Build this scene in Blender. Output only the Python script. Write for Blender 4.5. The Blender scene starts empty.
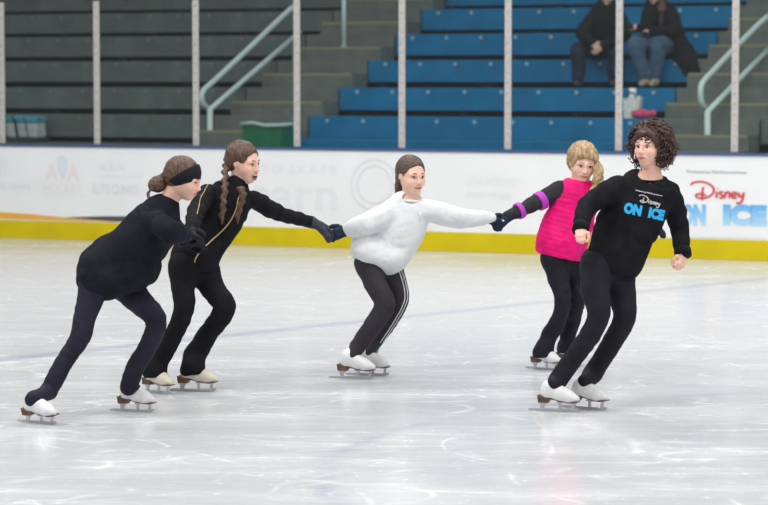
import bpy, math, random
import numpy as np
from mathutils import Vector, Matrix

# ------------------------------------------------------------------ camera, world, lights
FPX, CAMH, HOR = 2400.0, 1.8, 80.0
TILT = math.atan((252.5 - HOR) / FPX)
sc = bpy.context.scene
cam_d = bpy.data.cameras.new('camera'); cam = bpy.data.objects.new('camera', cam_d)
sc.collection.objects.link(cam); sc.camera = cam
cam.location = (0, 0, CAMH); cam.rotation_euler = (math.pi/2 - TILT, 0, 0)
cam_d.sensor_width = 36.0; cam_d.lens = 36.0*FPX/768.0
cam_d.clip_end = 200
cam_d.dof.use_dof = True; cam_d.dof.focus_distance = 13.4; cam_d.dof.aperture_fstop = 3.4
sc.view_settings.view_transform = 'Standard'; sc.view_settings.look = 'None'
sc.view_settings.exposure = 0.0; sc.view_settings.gamma = 1.0
sc.view_settings.use_curve_mapping = False
w = bpy.data.worlds.new('world'); sc.world = w; w.use_nodes = True
w.node_tree.nodes['Background'].inputs[0].default_value = (0.90, 0.95, 1.0, 1)
w.node_tree.nodes['Background'].inputs[1].default_value = 0.40
def area(name, loc, sx, sy, e, col=(1, .98, .95), rot=(0, 0, 0)):
    l = bpy.data.lights.new(name, 'AREA'); l.shape = 'RECTANGLE'; l.size = sx; l.size_y = sy
    l.energy = e; l.color = col
    o = bpy.data.objects.new(name, l); o.location = loc; o.rotation_euler = rot
    sc.collection.objects.link(o); return o
for ax in (-9, 0, 9):
    for ay in (3, 11, 19):
        area('ceiling_lamp', (ax, ay, 9.0), 4.0, 1.6, 480)
for ax in (-8, 3, 12):
    area('stand_lamp', (ax, 29, 9.0), 3.0, 1.2, 30)

# ------------------------------------------------------------------ projections
CT, ST = math.cos(TILT), math.sin(TILT)
CAM = np.array([0, 0, CAMH])
def ray(px, py):
    u = (px-384)/FPX; v = -(py-252.5)/FPX
    return np.array([u, CT+v*ST, -ST+v*CT])
def W(px, py, Y):
    r = ray(px, py); return CAM + r*(Y/r[1])
def ICE(px, py):
    r = ray(px, py); return CAM + r*(-CAMH/r[2])
TH = math.radians(23.7); P0 = np.array([0, 25.5, 0])
BC = np.array([math.cos(TH), -math.sin(TH), 0]); BN = np.array([math.sin(TH), math.cos(TH), 0])
def LB(px, py, d):
    """pixel -> (along boards, height) on the plane d metres behind the board face"""
    r = ray(px, py); o = P0 + BN*d
    t = np.dot(o-CAM, BN)/np.dot(r, BN); p = CAM + r*t
    return float(np.dot(p-o, BC)), float(p[2])

# ------------------------------------------------------------------ materials
def mat(name, col, rough=.6, metal=0, bump=0, bscale=60, var=0, vscale=8, sheen=0, spec=.5, stretch=None, col2=None, sss=0, coat=0):
    m = bpy.data.materials.new(name); m.use_nodes = True; nt = m.node_tree
    b = nt.nodes['Principled BSDF']
    b.inputs['Base Color'].default_value = (*col, 1); b.inputs['Roughness'].default_value = rough
    b.inputs['Metallic'].default_value = metal; b.inputs['Specular IOR Level'].default_value = spec
    b.inputs['Coat Weight'].default_value = coat
    if sheen:
        b.inputs['Sheen Weight'].default_value = sheen; b.inputs['Sheen Roughness'].default_value = .5
    if sss:
        b.inputs['Subsurface Weight'].default_value = sss; b.inputs['Subsurface Radius'].default_value = (.012, .004, .002)
        b.inputs['Subsurface Scale'].default_value = 1.0
    tc = nt.nodes.new('ShaderNodeTexCoord'); vec = tc.outputs['Object']
    if stretch:
        mp = nt.nodes.new('ShaderNodeMapping'); mp.inputs['Scale'].default_value = stretch
        nt.links.new(vec, mp.inputs[0]); vec = mp.outputs[0]
    if var or col2:
        n = nt.nodes.new('ShaderNodeTexNoise'); n.inputs['Scale'].default_value = vscale; n.inputs['Detail'].default_value = 4
        nt.links.new(vec, n.inputs['Vector'])
        r = nt.nodes.new('ShaderNodeValToRGB'); r.color_ramp.elements[0].position = .35; r.color_ramp.elements[1].position = .65
        c2 = col2 or tuple(min(1, c*(1+var)) for c in col)
        c1 = col if col2 else tuple(c*(1-var) for c in col)
        r.color_ramp.elements[0].color = (*c1, 1); r.color_ramp.elements[1].color = (*c2, 1)
        nt.links.new(n.outputs[0], r.inputs[0]); nt.links.new(r.outputs[0], b.inputs['Base Color'])
    if bump:
        n = nt.nodes.new('ShaderNodeTexNoise'); n.inputs['Scale'].default_value = bscale; n.inputs['Detail'].default_value = 3
        nt.links.new(vec, n.inputs['Vector'])
        bp = nt.nodes.new('ShaderNodeBump'); bp.inputs['Strength'].default_value = bump; bp.inputs['Distance'].default_value = .01
        nt.links.new(n.outputs[0], bp.inputs['Height']); nt.links.new(bp.outputs[0], b.inputs['Normal'])
    return m
def srgb(r, g, b):
    f = lambda c: (c/255/12.92) if c/255 <= .04045 else ((c/255+.055)/1.055)**2.4
    return (f(r), f(g), f(b))
M = dict(
    skin=mat('skin', (.74, .44, .34), .55, sss=.15, var=.06, vscale=25),
    skin_pale=mat('skin_pale', (.76, .47, .37), .55, sss=.15, var=.06, vscale=25),
    blush=mat('blush', (.62, .19, .17), .5),
    black=mat('black_jersey', (.0098, .0098, .0125), .85, bump=.25, bscale=90, spec=.12, var=.25, vscale=12),
    navyblack=mat('blue_black_fleece', (.011, .012, .018), .9, bump=.3, bscale=70, spec=.12, var=.25, vscale=10),
    legging=mat('black_legging', (.013, .0125, .018), .7, spec=.15, bump=.12, bscale=120, var=.2, vscale=9),
    navyleg=mat('navy_legging', (.017, .015, .028), .7, spec=.15, bump=.12, bscale=120, var=.2, vscale=9),
    greyleg=mat('charcoal_legging', (.034, .030, .036), .75, spec=.15, bump=.12, bscale=120, var=.15, vscale=9),
    white_fleece=mat('white_fleece', (.64, .66, .67), .9, bump=.35, bscale=45, var=.05, vscale=14),
    pink=mat('pink_nylon', (.70, .003, .15), .6, spec=.2, bump=.3, bscale=30, var=.12, vscale=16),
    magenta=mat('magenta_band', (.42, .03, .42), .6),
    dgrey=mat('dark_grey_knit', (.030, .028, .034), .9, spec=.15, bump=.4, bscale=140, var=.2, vscale=20),
    glove_char=mat('charcoal_glove', (.045, .045, .058), .8, spec=.15, bump=.3, bscale=120, var=.2, vscale=30),
    glove_black=mat('black_glove', (.012, .012, .018), .7, spec=.15, bump=.3, bscale=120),
    glove_navy=mat('navy_glove', (.012, .020, .042), .7, spec=.15, bump=.3, bscale=120),
    gold=mat('gold_zip', (.50, .37, .17), .45, metal=.5),
    white=mat('white_print', (.85, .85, .85), .6),
    cyan=mat('cyan_print', (.015, .42, .80), .6),
    boot=mat('white_leather', (.66, .66, .66), .45, bump=.1, bscale=40, var=.06, vscale=18),
    boot_tan=mat('cream_leather', (.60, .55, .45), .5, bump=.1, bscale=40, var=.08, vscale=18),
    sole=mat('brown_heel', (.12, .058, .034), .5, var=.35, vscale=40),
    steel=mat('blade_steel', (.50, .51, .53), .28, metal=.8),
    lace=mat('lace', (.55, .55, .55), .8),
    green_sock=mat('green_sock', (.20, .60, .16), .8),
    eyew=mat('eye_white', (.62, .60, .58), .3), iris=mat('iris', (.03, .02, .015), .3),
    brow=mat('brow', (.14, .08, .055), .9), lip=mat('lip', (.50, .15, .14), .45),
    mouth=mat('mouth', (.05, .01, .01), .6), teeth=mat('teeth', (.8, .78, .74), .3),
    hair_brown=mat('hair_brown', (.045, .024, .016), .5, bump=.7, bscale=70, col2=(.105, .060, .042), vscale=60, stretch=(1.0, .35, 1.6)),
    hair_chest=mat('hair_chestnut', (.042, .019, .011), .5, bump=.7, bscale=70, col2=(.125, .058, .032), vscale=60, stretch=(1.4, .5, .5)),
    hair_blond=mat('hair_blond', (.24, .14, .065), .5, bump=.7, bscale=60, col2=(.52, .36, .19), vscale=55, stretch=(1.5, .5, .35)),
    hair_dark=mat('hair_dark', (.022, .011, .009), .5, bump=.3, bscale=90, col2=(.095, .042, .030), vscale=60),
    alum=mat('aluminium', (.50, .48, .46), .5, metal=.2, var=.08, vscale=30),
    hole=mat('dark_hole', (.10, .09, .085), .8),
    rail=mat('rail_paint', (.60, .71, .67), .4),
    blue=mat('blue_bench', (.002, .158, .33), .6, spec=.2, var=.12, vscale=3),
    greyb=mat('grey_bench', (.125, .142, .134), .8, spec=.2, var=.12, vscale=3),
    conc=mat('concrete', (.150, .162, .148), .85, spec=.2, var=.12, vscale=5),
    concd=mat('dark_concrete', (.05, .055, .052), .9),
    nose=mat('yellow_nosing', (.27, .25, .14), .7),
    bolt=mat('bolt', (.36, .47, .53), .4), boltg=mat('dull_bolt', (.16, .185, .18), .5),
    yellow=mat('yellow_kick', (.60, .475, .004), .4, spec=.25, var=.05, vscale=3),
    capblue=mat('blue_cap', (.055, .09, .22), .5),
    grey_print=mat('faint_grey_print', (.745, .755, .77), .5),
    grey_print2=mat('faint_print_dark', (.69, .695, .715), .5),
    red_print=mat('faint_red_print', (.79, .735, .73), .5),
    blue_print=mat('faint_blue_print', (.70, .73, .78), .5),
    orange=mat('orange_print', (.78, .40, .04), .5), darkp=mat('dark_print', (.08, .075, .075), .5),
    scriptred=mat('script_red', (.62, .05, .06), .5), textgrey=mat('text_grey', (.22, .21, .21), .5),
    jeans=mat('jeans', (.055, .105, .17), .85, bump=.3, bscale=60, var=.3, vscale=9),
    djeans=mat('dark_jeans', (.018, .028, .05), .85, spec=.15, var=.3, vscale=9),
    coat=mat('black_coat', (.010, .010, .013), .85, spec=.15, bump=.3, bscale=30),
    tan=mat('tan_suede', (.40, .31, .22), .8), shoe=mat('brown_shoe', (.05, .035, .028), .6),
    green=mat('green_plastic', (.008, .155, .065), .5, var=.15, vscale=6),
    greenrim=mat('rim_plastic', (.42, .55, .52), .5),
    teal=mat('teal_fabric', (.05, .27, .36), .7, var=.25, vscale=14), bagw=mat('white_fabric', (.44, .45, .46), .8, var=.1, vscale=14),
    strap=mat('black_strap', (.01, .012, .016), .7), paper=mat('white_paper', (.68, .70, .64), .8, var=.15, vscale=20),
    pinki=mat('pink_fabric', (.62, .06, .16), .7, bump=.4, bscale=40),
    mic=mat('mic', (.7, .68, .66), .4),
)
# ------------------------------------------------------------------ object helpers
def link(o, parent=None):
    sc.collection.objects.link(o)
    if parent is not None:
        o.parent = parent; o.matrix_parent_inverse = Matrix.Translation(-parent.matrix_world.translation) if False else Matrix.Identity(4)
    return o
def mesh_obj(name, V, F, m, parent=None, smooth=True, loc=None, rotz=0.0):
    """V in world coordinates unless loc is given (then local)"""
    V = np.asarray(V, dtype=np.float32)
    me = bpy.data.meshes.new(name)
    if loc is None:
        base = np.array(parent['_o']) if parent is not None else V.mean(0)*[1, 1, 0]+[0, 0, V[:, 2].min()]
        V = V - base.astype(np.float32)
    me.from_pydata(V.tolist(), [], F if isinstance(F, list) else F.tolist())
    me.materials.append(m)
    if smooth: me.polygons.foreach_set('use_smooth', [True]*len(me.polygons))
    me.update()
    o = bpy.data.objects.new(name, me)
    link(o, parent)
    if loc is not None:
        o.location = loc; o.rotation_euler = (0, 0, rotz)
    elif parent is None:
        o.location = base; o['_o'] = [float(x) for x in base]
    if loc is None and parent is not None: o['_o'] = parent['_o']
    return o
def empty(name, loc, label=None, cat=None, group=None, kind=None):
    o = bpy.data.objects.new(name, None); sc.collection.objects.link(o)
    o.location = [float(x) for x in loc]; o['_o'] = [float(x) for x in loc]; o.empty_display_size = .1
    tag(o, label, cat, group, kind); return o
def tag(o, label=None, cat=None, group=None, kind=None):
    if label: o['label'] = label
    if cat: o['category'] = cat
    if group: o['group'] = group
    if kind: o['kind'] = kind
    return o
class MB:
    """collects boxes, tubes and plates into one mesh"""
    def __init__(s): s.V = []; s.F = []
    def add(s, V, F):
        n = len(s.V); s.V += [tuple(map(float, v)) for v in V]; s.F += [tuple(i+n for i in f) for f in F]
    def box(s, lo, hi, fr=None, bev=0):
        (a, b, c), (d, e, f) = lo, hi
        if bev:
            # chamfered box: three crossing slabs hulled as 24 points
            pts = []; idx = {}
            for i, x in enumerate((a, d)):
                for j, y in enumerate((b, e)):
                    for k, z in enumerate((c, f)):
                        sx, sy, sz = (1, -1)[i]*bev, (1, -1)[j]*bev, (1, -1)[k]*bev
                        for q, p in enumerate(((x, y+sy, z+sz), (x+sx, y, z+sz), (x+sx, y+sy, z))):
                            idx[i, j, k, q] = len(pts); pts.append(p)
            F = []
            g = lambda *t: idx[t]
            for i in (0, 1):
                F.append([g(i, 0, 0, 0), g(i, 1, 0, 0), g(i, 1, 1, 0), g(i, 0, 1, 0)])
                F.append([g(0, i, 0, 1), g(1, i, 0, 1), g(1, i, 1, 1), g(0, i, 1, 1)])
                F.append([g(0, 0, i, 2), g(1, 0, i, 2), g(1, 1, i, 2), g(0, 1, i, 2)])
            for j in (0, 1):
                for k in (0, 1):
                    F.append([g(0, j, k, 1), g(1, j, k, 1), g(1, j, k, 2), g(0, j, k, 2)])
                    F.append([g(j, 0, k, 0), g(j, 1, k, 0), g(j, 1, k, 2), g(j, 0, k, 2)])
                    F.append([g(j, k, 0, 0), g(j, k, 1, 0), g(j, k, 1, 1), g(j, k, 0, 1)])
            for i in (0, 1):
                for j in (0, 1):
                    for k in (0, 1): F.append([g(i, j, k, 0), g(i, j, k, 1), g(i, j, k, 2)])
            V = pts
        else:
            V = [(a, b, c), (d, b, c), (d, e, c), (a, e, c), (a, b, f), (d, b, f), (d, e, f), (a, e, f)]
            F = [(0, 3, 2, 1), (4, 5, 6, 7), (0, 1, 5, 4), (1, 2, 6, 5), (2, 3, 7, 6), (3, 0, 4, 7)]
        if fr is not None:
            o, X, Y, Z = fr; V = [o + X*v[0] + Y*v[1] + Z*v[2] for v in V]
        s.add(V, F)
    def prism(s, poly, t0, t1, fr):
        """2-D outline (x,z) swept from y=t0 to t1 in the frame"""
        o, X, Y, Z = fr; n = len(poly)
        V = [o+X*p[0]+Y*t0+Z*p[1] for p in poly]+[o+X*p[0]+Y*t1+Z*p[1] for p in poly]
        F = [tuple(range(n)), tuple(range(2*n-1, n-1, -1))]+[(i, (i+1) % n, n+(i+1) % n, n+i) for i in range(n)]
        s.add(V, F)
    def tube(s, pts, r, sides=8, squash=None):
        P = [np.array(p, float) for p in pts]; n = len(P)
        R = [r]*n if np.isscalar(r) else list(r)
        V = []; F = []
        t0 = P[1]-P[0]; up = np.array([0, 0, 1.]) if abs(t0[2]) < .9*np.linalg.norm(t0) else np.array([1., 0, 0])
        if squash is not None: up = np.array(squash[0], float)
        for i in range(n):
            t = P[min(i+1, n-1)]-P[max(i-1, 0)]; t = t/(np.linalg.norm(t)+1e-9)
            a = np.cross(t, up); a /= np.linalg.norm(a)+1e-9; b = np.cross(a, t)
            if squash is None: up = b
            k = squash[1] if squash is not None else 1
            for j in range(sides):
                q = 2*math.pi*j/sides
                V.append(P[i]+a*math.cos(q)*R[i]+b*math.sin(q)*R[i]*k)
        for i in range(n-1):
            for j in range(sides):
                F.append((i*sides+j, i*sides+(j+1) % sides, (i+1)*sides+(j+1) % sides, (i+1)*sides+j))
        F.append(tuple(range(sides))[::-1]); F.append(tuple((n-1)*sides+j for j in range(sides)))
        s.add(V, F)
    def build(s, name, m, parent=None, smooth=False, loc=None, rotz=0):
        return mesh_obj(name, s.V, s.F, m, parent, smooth, loc, rotz)
def catmull(pts, n=6):
    P = [np.array(p, float) for p in pts]; P = [2*P[0]-P[1]]+P+[2*P[-1]-P[-2]]; out = []
    for i in range(1, len(P)-2):
        for k in range(n):
            t = k/n
            out.append(.5*((2*P[i])+(-P[i-1]+P[i+1])*t+(2*P[i-1]-5*P[i]+4*P[i+1]-P[i+2])*t*t+(-P[i-1]+3*P[i]-3*P[i+1]+P[i+2])*t**3))
    out.append(P[-2]); return out
def text_mesh(txt, size, offset=0, extrude=0, shear=0, space=1.0):
    c = bpy.data.curves.new('t', 'FONT'); c.body = txt; c.size = size; c.offset = offset; c.extrude = extrude
    c.shear = shear; c.space_character = space; c.align_x = 'CENTER'; c.resolution_u = 3
    o = bpy.data.objects.new('t', c); sc.collection.objects.link(o)
    bpy.context.view_layer.update()
    me = bpy.data.meshes.new_from_object(o.evaluated_get(bpy.context.evaluated_depsgraph_get()))
    V = np.array([v.co[:] for v in me.vertices]).reshape(-1, 3); F = [tuple(p.vertices) for p in me.polygons]
    bpy.data.objects.remove(o); bpy.data.curves.remove(c); bpy.data.meshes.remove(me)
    return V, F
# ------------------------------------------------------------------ signed-distance modelling
rng = np.random.RandomState(7); NT = rng.rand(32, 32, 32).astype(np.float32)*2-1
def noise3(p):
    i = np.floor(p).astype(int); f = p-i; f = f*f*(3-2*f); o = 0
    for a in (0, 1):
        wa = f[..., 0] if a else 1-f[..., 0]
        for b in (0, 1):
            wb = f[..., 1] if b else 1-f[..., 1]
            for c in (0, 1):
                wc = f[..., 2] if c else 1-f[..., 2]
                o = o+wa*wb*wc*NT[(i[..., 0]+a) % 32, (i[..., 1]+b) % 32, (i[..., 2]+c) % 32]
    return o
def unit(v): v = np.asarray(v, float); return v/(np.linalg.norm(v)+1e-12)
class Shape:
    def __init__(s): s.ops = []
    def cone(s, a, b, ra, rb, k=.02, flat=None, neg=False):
        a = np.asarray(a, float); b = np.asarray(b, float)
        if np.linalg.norm(b-a) < 1e-5: b = a+np.array([0, 0, 1e-4])
        R = max(ra, rb); sm = 1.0
        ax = unit(b-a); fn = None
        if flat is not None:
            n = np.asarray(flat[0], float); n = unit(n-ax*np.dot(n, ax)); fn = (n, flat[1]); sm = max(1, flat[1])
        def f(P):
            d = P-a
            if fn is not None:
                q = d@fn[0]; d = d-fn[0]*(q*(1-1/fn[1]))[..., None]
            L = np.linalg.norm(b-a); t = np.clip((d@ax)/L, 0, 1)
            dist = np.linalg.norm(d-ax*(t*L)[..., None], axis=-1)-(ra+(rb-ra)*t)
            return dist*min(1, fn[1]) if fn is not None else dist
        s.ops.append(('-' if neg else '+', f, np.minimum(a, b)-R*sm, np.maximum(a, b)+R*sm, k)); return s
    def chain(s, pts, k=.02, flat=None, inf=0.0):
        for (p, r), (q, t) in zip(pts[:-1], pts[1:]): s.cone(p, q, max(r+inf, .003), max(t+inf, .003), k, flat)
        return s
    def ell(s, c, r, R=None, k=.02, neg=False):
        c = np.asarray(c, float); r = np.asarray(r, float); R = np.eye(3) if R is None else R  # rows = axes
        def f(P):
            q = (P-c)@R.T; k0 = np.linalg.norm(q/r, axis=-1); k1 = np.linalg.norm(q/(r*r), axis=-1)+1e-9
            return k0*(k0-1)/k1
        m = np.abs(R.T)@r
        s.ops.append(('-' if neg else '+', f, c-m, c+m, k)); return s
    def cut(s, pt, n, rad, k=.004):
        pt = np.asarray(pt, float); n = unit(n)
        f = lambda P: -((P-pt)@n)      # remove where (P-pt).n > 0
        s.ops.append(('-', f, pt-rad, pt+rad, k)); return s
    def grid(s, vox, fold=None):
        pos = [o for o in s.ops if o[0] == '+']
        lo = np.min([o[2] for o in pos], 0)-.03; hi = np.max([o[3] for o in pos], 0)+.03
        n = np.ceil((hi-lo)/vox).astype(int)+1
        F = np.full(n, .3, np.float32)
        ax = [lo[i]+vox*np.arange(n[i]) for i in range(3)]
        for sg, f, a, b, k in s.ops:
            m = k+2.5*vox
            i0 = np.clip(np.floor((a-m-lo)/vox).astype(int), 0, n); i1 = np.clip(np.ceil((b+m-lo)/vox).astype(int)+1, 0, n)
            if np.any(i1 <= i0): continue
            sl = tuple(slice(i0[j], i1[j]) for j in range(3))
            P = np.stack(np.meshgrid(*[ax[j][sl[j]] for j in range(3)], indexing='ij'), -1)
            d = f(P); A = F[sl]
            if sg == '-': A = -A
            h = np.maximum(k-np.abs(A-d), 0)/k; r = np.minimum(A, d)-h*h*k*.25
            F[sl] = -r if sg == '-' else r
        if fold is not None:
            msk = np.abs(F) < .03
            I = np.argwhere(msk); P = lo+I*vox
            F[msk] += fold(P).astype(np.float32)
        s.lo, s.vox, s.Fd = lo, vox, F
        return F
    def sample(s, P):
        q = (np.asarray(P)-s.lo)/s.vox; i = np.floor(q).astype(int); f = q-i
        if np.any(i < 0) or np.any(i >= np.array(s.Fd.shape)-1): return .3
        c = s.Fd[i[0]:i[0]+2, i[1]:i[1]+2, i[2]:i[2]+2]
        c = c[0]*(1-f[0])+c[1]*f[0]; c = c[0]*(1-f[1])+c[1]*f[1]; return float(c[0]*(1-f[2])+c[1]*f[2])
    def hit(s, o, d, t0=0, t1=3, step=.004):
        d = unit(d); t = t0
        while t < t1:
            if s.sample(o+d*t) < 0:
                for _ in range(5): t -= step/6*(1 if s.sample(o+d*t) < 0 else -1)
                return o+d*t
            t += step
        return None
    def mesh(s, name, m, parent, vox=.006, fold=None):
        F = s.grid(vox, fold); neg = F < 0
        cs = np.zeros(tuple(np.array(F.shape)-1), np.int8)
        offs = [(a, b, c) for a in (0, 1) for b in (0, 1) for c in (0, 1)]
        sl = lambda o: tuple(slice(o[j], F.shape[j]-1+o[j]) for j in range(3))
        for o in offs: cs += neg[sl(o)]
        act = (cs > 0) & (cs < 8); idx = -np.ones(act.shape, np.int64); C = np.argwhere(act); idx[act] = np.arange(len(C))
        val = np.stack([F[C[:, 0]+a, C[:, 1]+b, C[:, 2]+c] for a, b, c in offs], 1)
        acc = np.zeros((len(C), 3)); cnt = np.zeros(len(C))
        for i in range(8):
            for j in range(i+1, 8):
                a, b = np.array(offs[i]), np.array(offs[j])
                if np.abs(a-b).sum() != 1: continue
                x, y = val[:, i], val[:, j]; ok = (x < 0) != (y < 0)
                t = np.where(ok, x/np.where(ok, x-y, 1), 0)
                acc[ok] += (a+(b-a)*t[:, None])[ok]; cnt[ok] += 1
        V = s.lo+(C+acc/cnt[:, None])*vox
        Q = []
        for ax in range(3):
            u, v = (ax+1) % 3, (ax+2) % 3
            s0 = [slice(None)]*3; s1 = [slice(None)]*3; s0[ax] = slice(0, -1); s1[ax] = slice(1, None)
            A, B = neg[tuple(s0)], neg[tuple(s1)]
            E = np.argwhere(A != B); E = E[(E[:, u] > 0) & (E[:, v] > 0) & (E[:, u] < F.shape[u]-1) & (E[:, v] < F.shape[v]-1)]
            du = np.zeros(3, int); du[u] = 1; dv = np.zeros(3, int); dv[v] = 1
            q = np.stack([idx[tuple((E-du-dv).T)], idx[tuple((E-dv).T)], idx[tuple(E.T)], idx[tuple((E-du).T)]], 1)
            fl = ~A[tuple(E.T)]; q[fl] = q[fl][:, ::-1]; Q.append(q)
        Q = np.concatenate(Q)
        return mesh_obj(name, V, Q.tolist(), m, parent, True)
def folds(amp=.005, sc1=9., amp2=.0025, sc2=26., seed=0, axis=(1, 1, 1)):
    ax = np.array(axis, float)
    def f(P):
        q = P*ax+seed*3.7
        wv = noise3(q*sc1*.6)[..., None]*.6
        n1 = noise3(q*sc1+wv); n2 = 1-2*np.abs(noise3(q*sc2*.55+wv*2))
        return amp*n1+amp2*n2
    return f
# ------------------------------------------------------------------ the rink: ice, boards, glass, stands
def ice_material():
    m = bpy.data.materials.new('ice'); m.use_nodes = True; nt = m.node_tree; N = nt.nodes; L = nt.links
    b = N['Principled BSDF']; tc = N.new('ShaderNodeTexCoord')
    def math_(op, a, b_=None, clamp=False):
        n = N.new('ShaderNodeMath'); n.operation = op; n.use_clamp = clamp
        for i, v in enumerate((a, b_)):
            if v is None: continue
            if isinstance(v, (int, float)): n.inputs[i].default_value = v
            else: L.new(v, n.inputs[i])
        return n.outputs[0]
    def noise(scale, st, det=3, rot=0, rough=.5):
        mp = N.new('ShaderNodeMapping'); mp.inputs['Scale'].default_value = st; mp.inputs['Rotation'].default_value = (0, 0, rot)
        L.new(tc.outputs['Object'], mp.inputs[0])
        n = N.new('ShaderNodeTexNoise'); n.inputs['Scale'].default_value = scale; n.inputs['Detail'].default_value = det
        n.inputs['Roughness'].default_value = rough
        L.new(mp.outputs[0], n.inputs['Vector']); return n.outputs[0]
    def ridge(src, c, wdt):
        return math_('SUBTRACT', 1, math_('DIVIDE', math_('ABSOLUTE', math_('SUBTRACT', src, c)), wdt), True)
    snow = math_('MULTIPLY', math_('SUBTRACT', noise(1.0, (.55, 1.5, 1), 8, .15, .72), .47), 3.6, True)
    streak = math_('MULTIPLY', math_('SUBTRACT', noise(2.2, (.5, 5, 1), 4, -.1, .7), .52), 4.0, True)
    speck = math_('MULTIPLY', math_('SUBTRACT', noise(22, (.6, 1.4, 1), 4, 0, .65), .60), 7, True)
    tot = math_('ADD', math_('MULTIPLY', snow, .42), math_('MULTIPLY', streak, .34))
    tot = math_('ADD', tot, math_('MULTIPLY', speck, .55))
    for s_, st, c, wd, rt, a in ((.5, (1, 1.1, 1), .5, .006, 0, .55), (.75, (.7, 1, 1), .46, .007, 1.1, .5), (.6, (1, 1, 1), .55, .006, 2.2, .5),
                              (1.1, (.5, 1, 1), .52, .009, .4, .4), (1.3, (.4, 1.2, 1), .48, .010, -.3, .45), (.9, (1, .5, 1), .44, .008, .9, .4)):
        rr = ridge(noise(s_, st, 1, rt), c, wd)
        brk = math_('MULTIPLY', math_('SUBTRACT', noise(3.1, (1, 1, 1), 2, rt), .45), 6, True)
        tot = math_('ADD', tot, math_('MULTIPLY', math_('MULTIPLY', rr, brk), a*.7))
    ramp = N.new('ShaderNodeValToRGB'); e = ramp.color_ramp.elements
    e[0].position = 0; e[0].color = (.55, .565, .585, 1); e[1].position = 1.0; e[1].color = (.80, .805, .815, 1)
    L.new(tot, ramp.inputs[0])
    # painted marks under the ice: a straight line and an arc of a circle
    sx = N.new('ShaderNodeSeparateXYZ'); L.new(tc.outputs['Object'], sx.inputs[0])
    a, c = ICE(10, 358.5), ICE(768, 278.5); d = unit(c-a); nx, ny = -d[1], d[0]; k = a[0]*nx+a[1]*ny
    dist = math_('ABSOLUTE', math_('SUBTRACT', math_('ADD', math_('MULTIPLY', sx.outputs[0], float(nx)), math_('MULTIPLY', sx.outputs[1], float(ny))), float(k)))
    ln = math_('SUBTRACT', 1, math_('DIVIDE', dist, .15), True)
    q1, q2, q3 = [ICE(*q)[:2] for q in ((337, 503), (322, 470), (415, 426))]
    cc = np.linalg.solve(2*np.array([q2-q1, q3-q1]), [q2@q2-q1@q1, q3@q3-q1@q1]); ca = np.array([cc[0], cc[1], 0])
    rad = float(np.linalg.norm(ICE(322, 470)-ca))
    dx = math_('SUBTRACT', sx.outputs[0], float(ca[0])); dy = math_('SUBTRACT', sx.outputs[1], float(ca[1]))
    rr = math_('SQRT', math_('ADD', math_('MULTIPLY', dx, dx), math_('MULTIPLY', dy, dy)))
    arc = math_('SUBTRACT', 1, math_('DIVIDE', math_('ABSOLUTE', math_('SUBTRACT', rr, rad)), .09), True)
    fade = math_('MULTIPLY', math_('SUBTRACT', noise(.9, (1, 1, 1), 2), .35), 2.4, True)
    mk = math_('ADD', math_('MULTIPLY', ln, .8), math_('MULTIPLY', math_('MULTIPLY', arc, fade), .75), True)
    mk = math_('MULTIPLY', mk, math_('SUBTRACT', 1, math_('MULTIPLY', streak, .5)))
    mx = N.new('ShaderNodeMix'); mx.data_type = 'RGBA'; L.new(mk, mx.inputs['Factor']); L.new(ramp.outputs[0], mx.inputs['A'])
    mx.inputs['B'].default_value = (.36, .375, .53, 1); L.new(mx.outputs['Result'], b.inputs['Base Color'])
    L.new(math_('ADD', math_('MULTIPLY', tot, .25), .17), b.inputs['Roughness'])
    b.inputs['Specular IOR Level'].default_value = .5
    bp = N.new('ShaderNodeBump'); bp.inputs['Strength'].default_value = .2; bp.inputs['Distance'].default_value = .004
    L.new(tot, bp.inputs['Height']); L.new(bp.outputs[0], b.inputs['Normal'])
    return m
def plate_board_print():
    return None
tp = MB(); c0 = P0-BC*16; c1 = P0+BC*16
tp.add([(-13, 4, 0), (13, 4, 0), tuple(c1+BN*.02), tuple(c0+BN*.02)], [(0, 1, 2, 3)])
fl = mesh_obj('floor', tp.V, tp.F, ice_material(), None, False, loc=(0, 0, 0)); tag(fl, kind='structure')

RZ = -TH; BL = tuple(P0)
def bstruct(name, mb, m): return tag(mb.build(name, m, None, False, BL, RZ), kind='structure')
def lx(px, d=0, py=150): return LB(px, py, d)[0]
LL, LR = -9.0, 8.5
def boards_mat():
    m = mat('board_plastic', (.81, .815, .82), .3, var=.02, vscale=2); return m
mb = MB(); mb.box((LL, 0, 0), (LR, .09, 1.045)); bstruct('wall_boards', mb, boards_mat())
mb = MB(); mb.box((LL, -.012, .0), (LR, -.0005, .205), bev=.003); bstruct('trim_1', mb, M['yellow'])
mb = MB(); mb.box((LL, -.02, 1.046), (LR, .14, 1.070), bev=.004); bstruct('trim_2', mb, M['capblue'])
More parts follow.
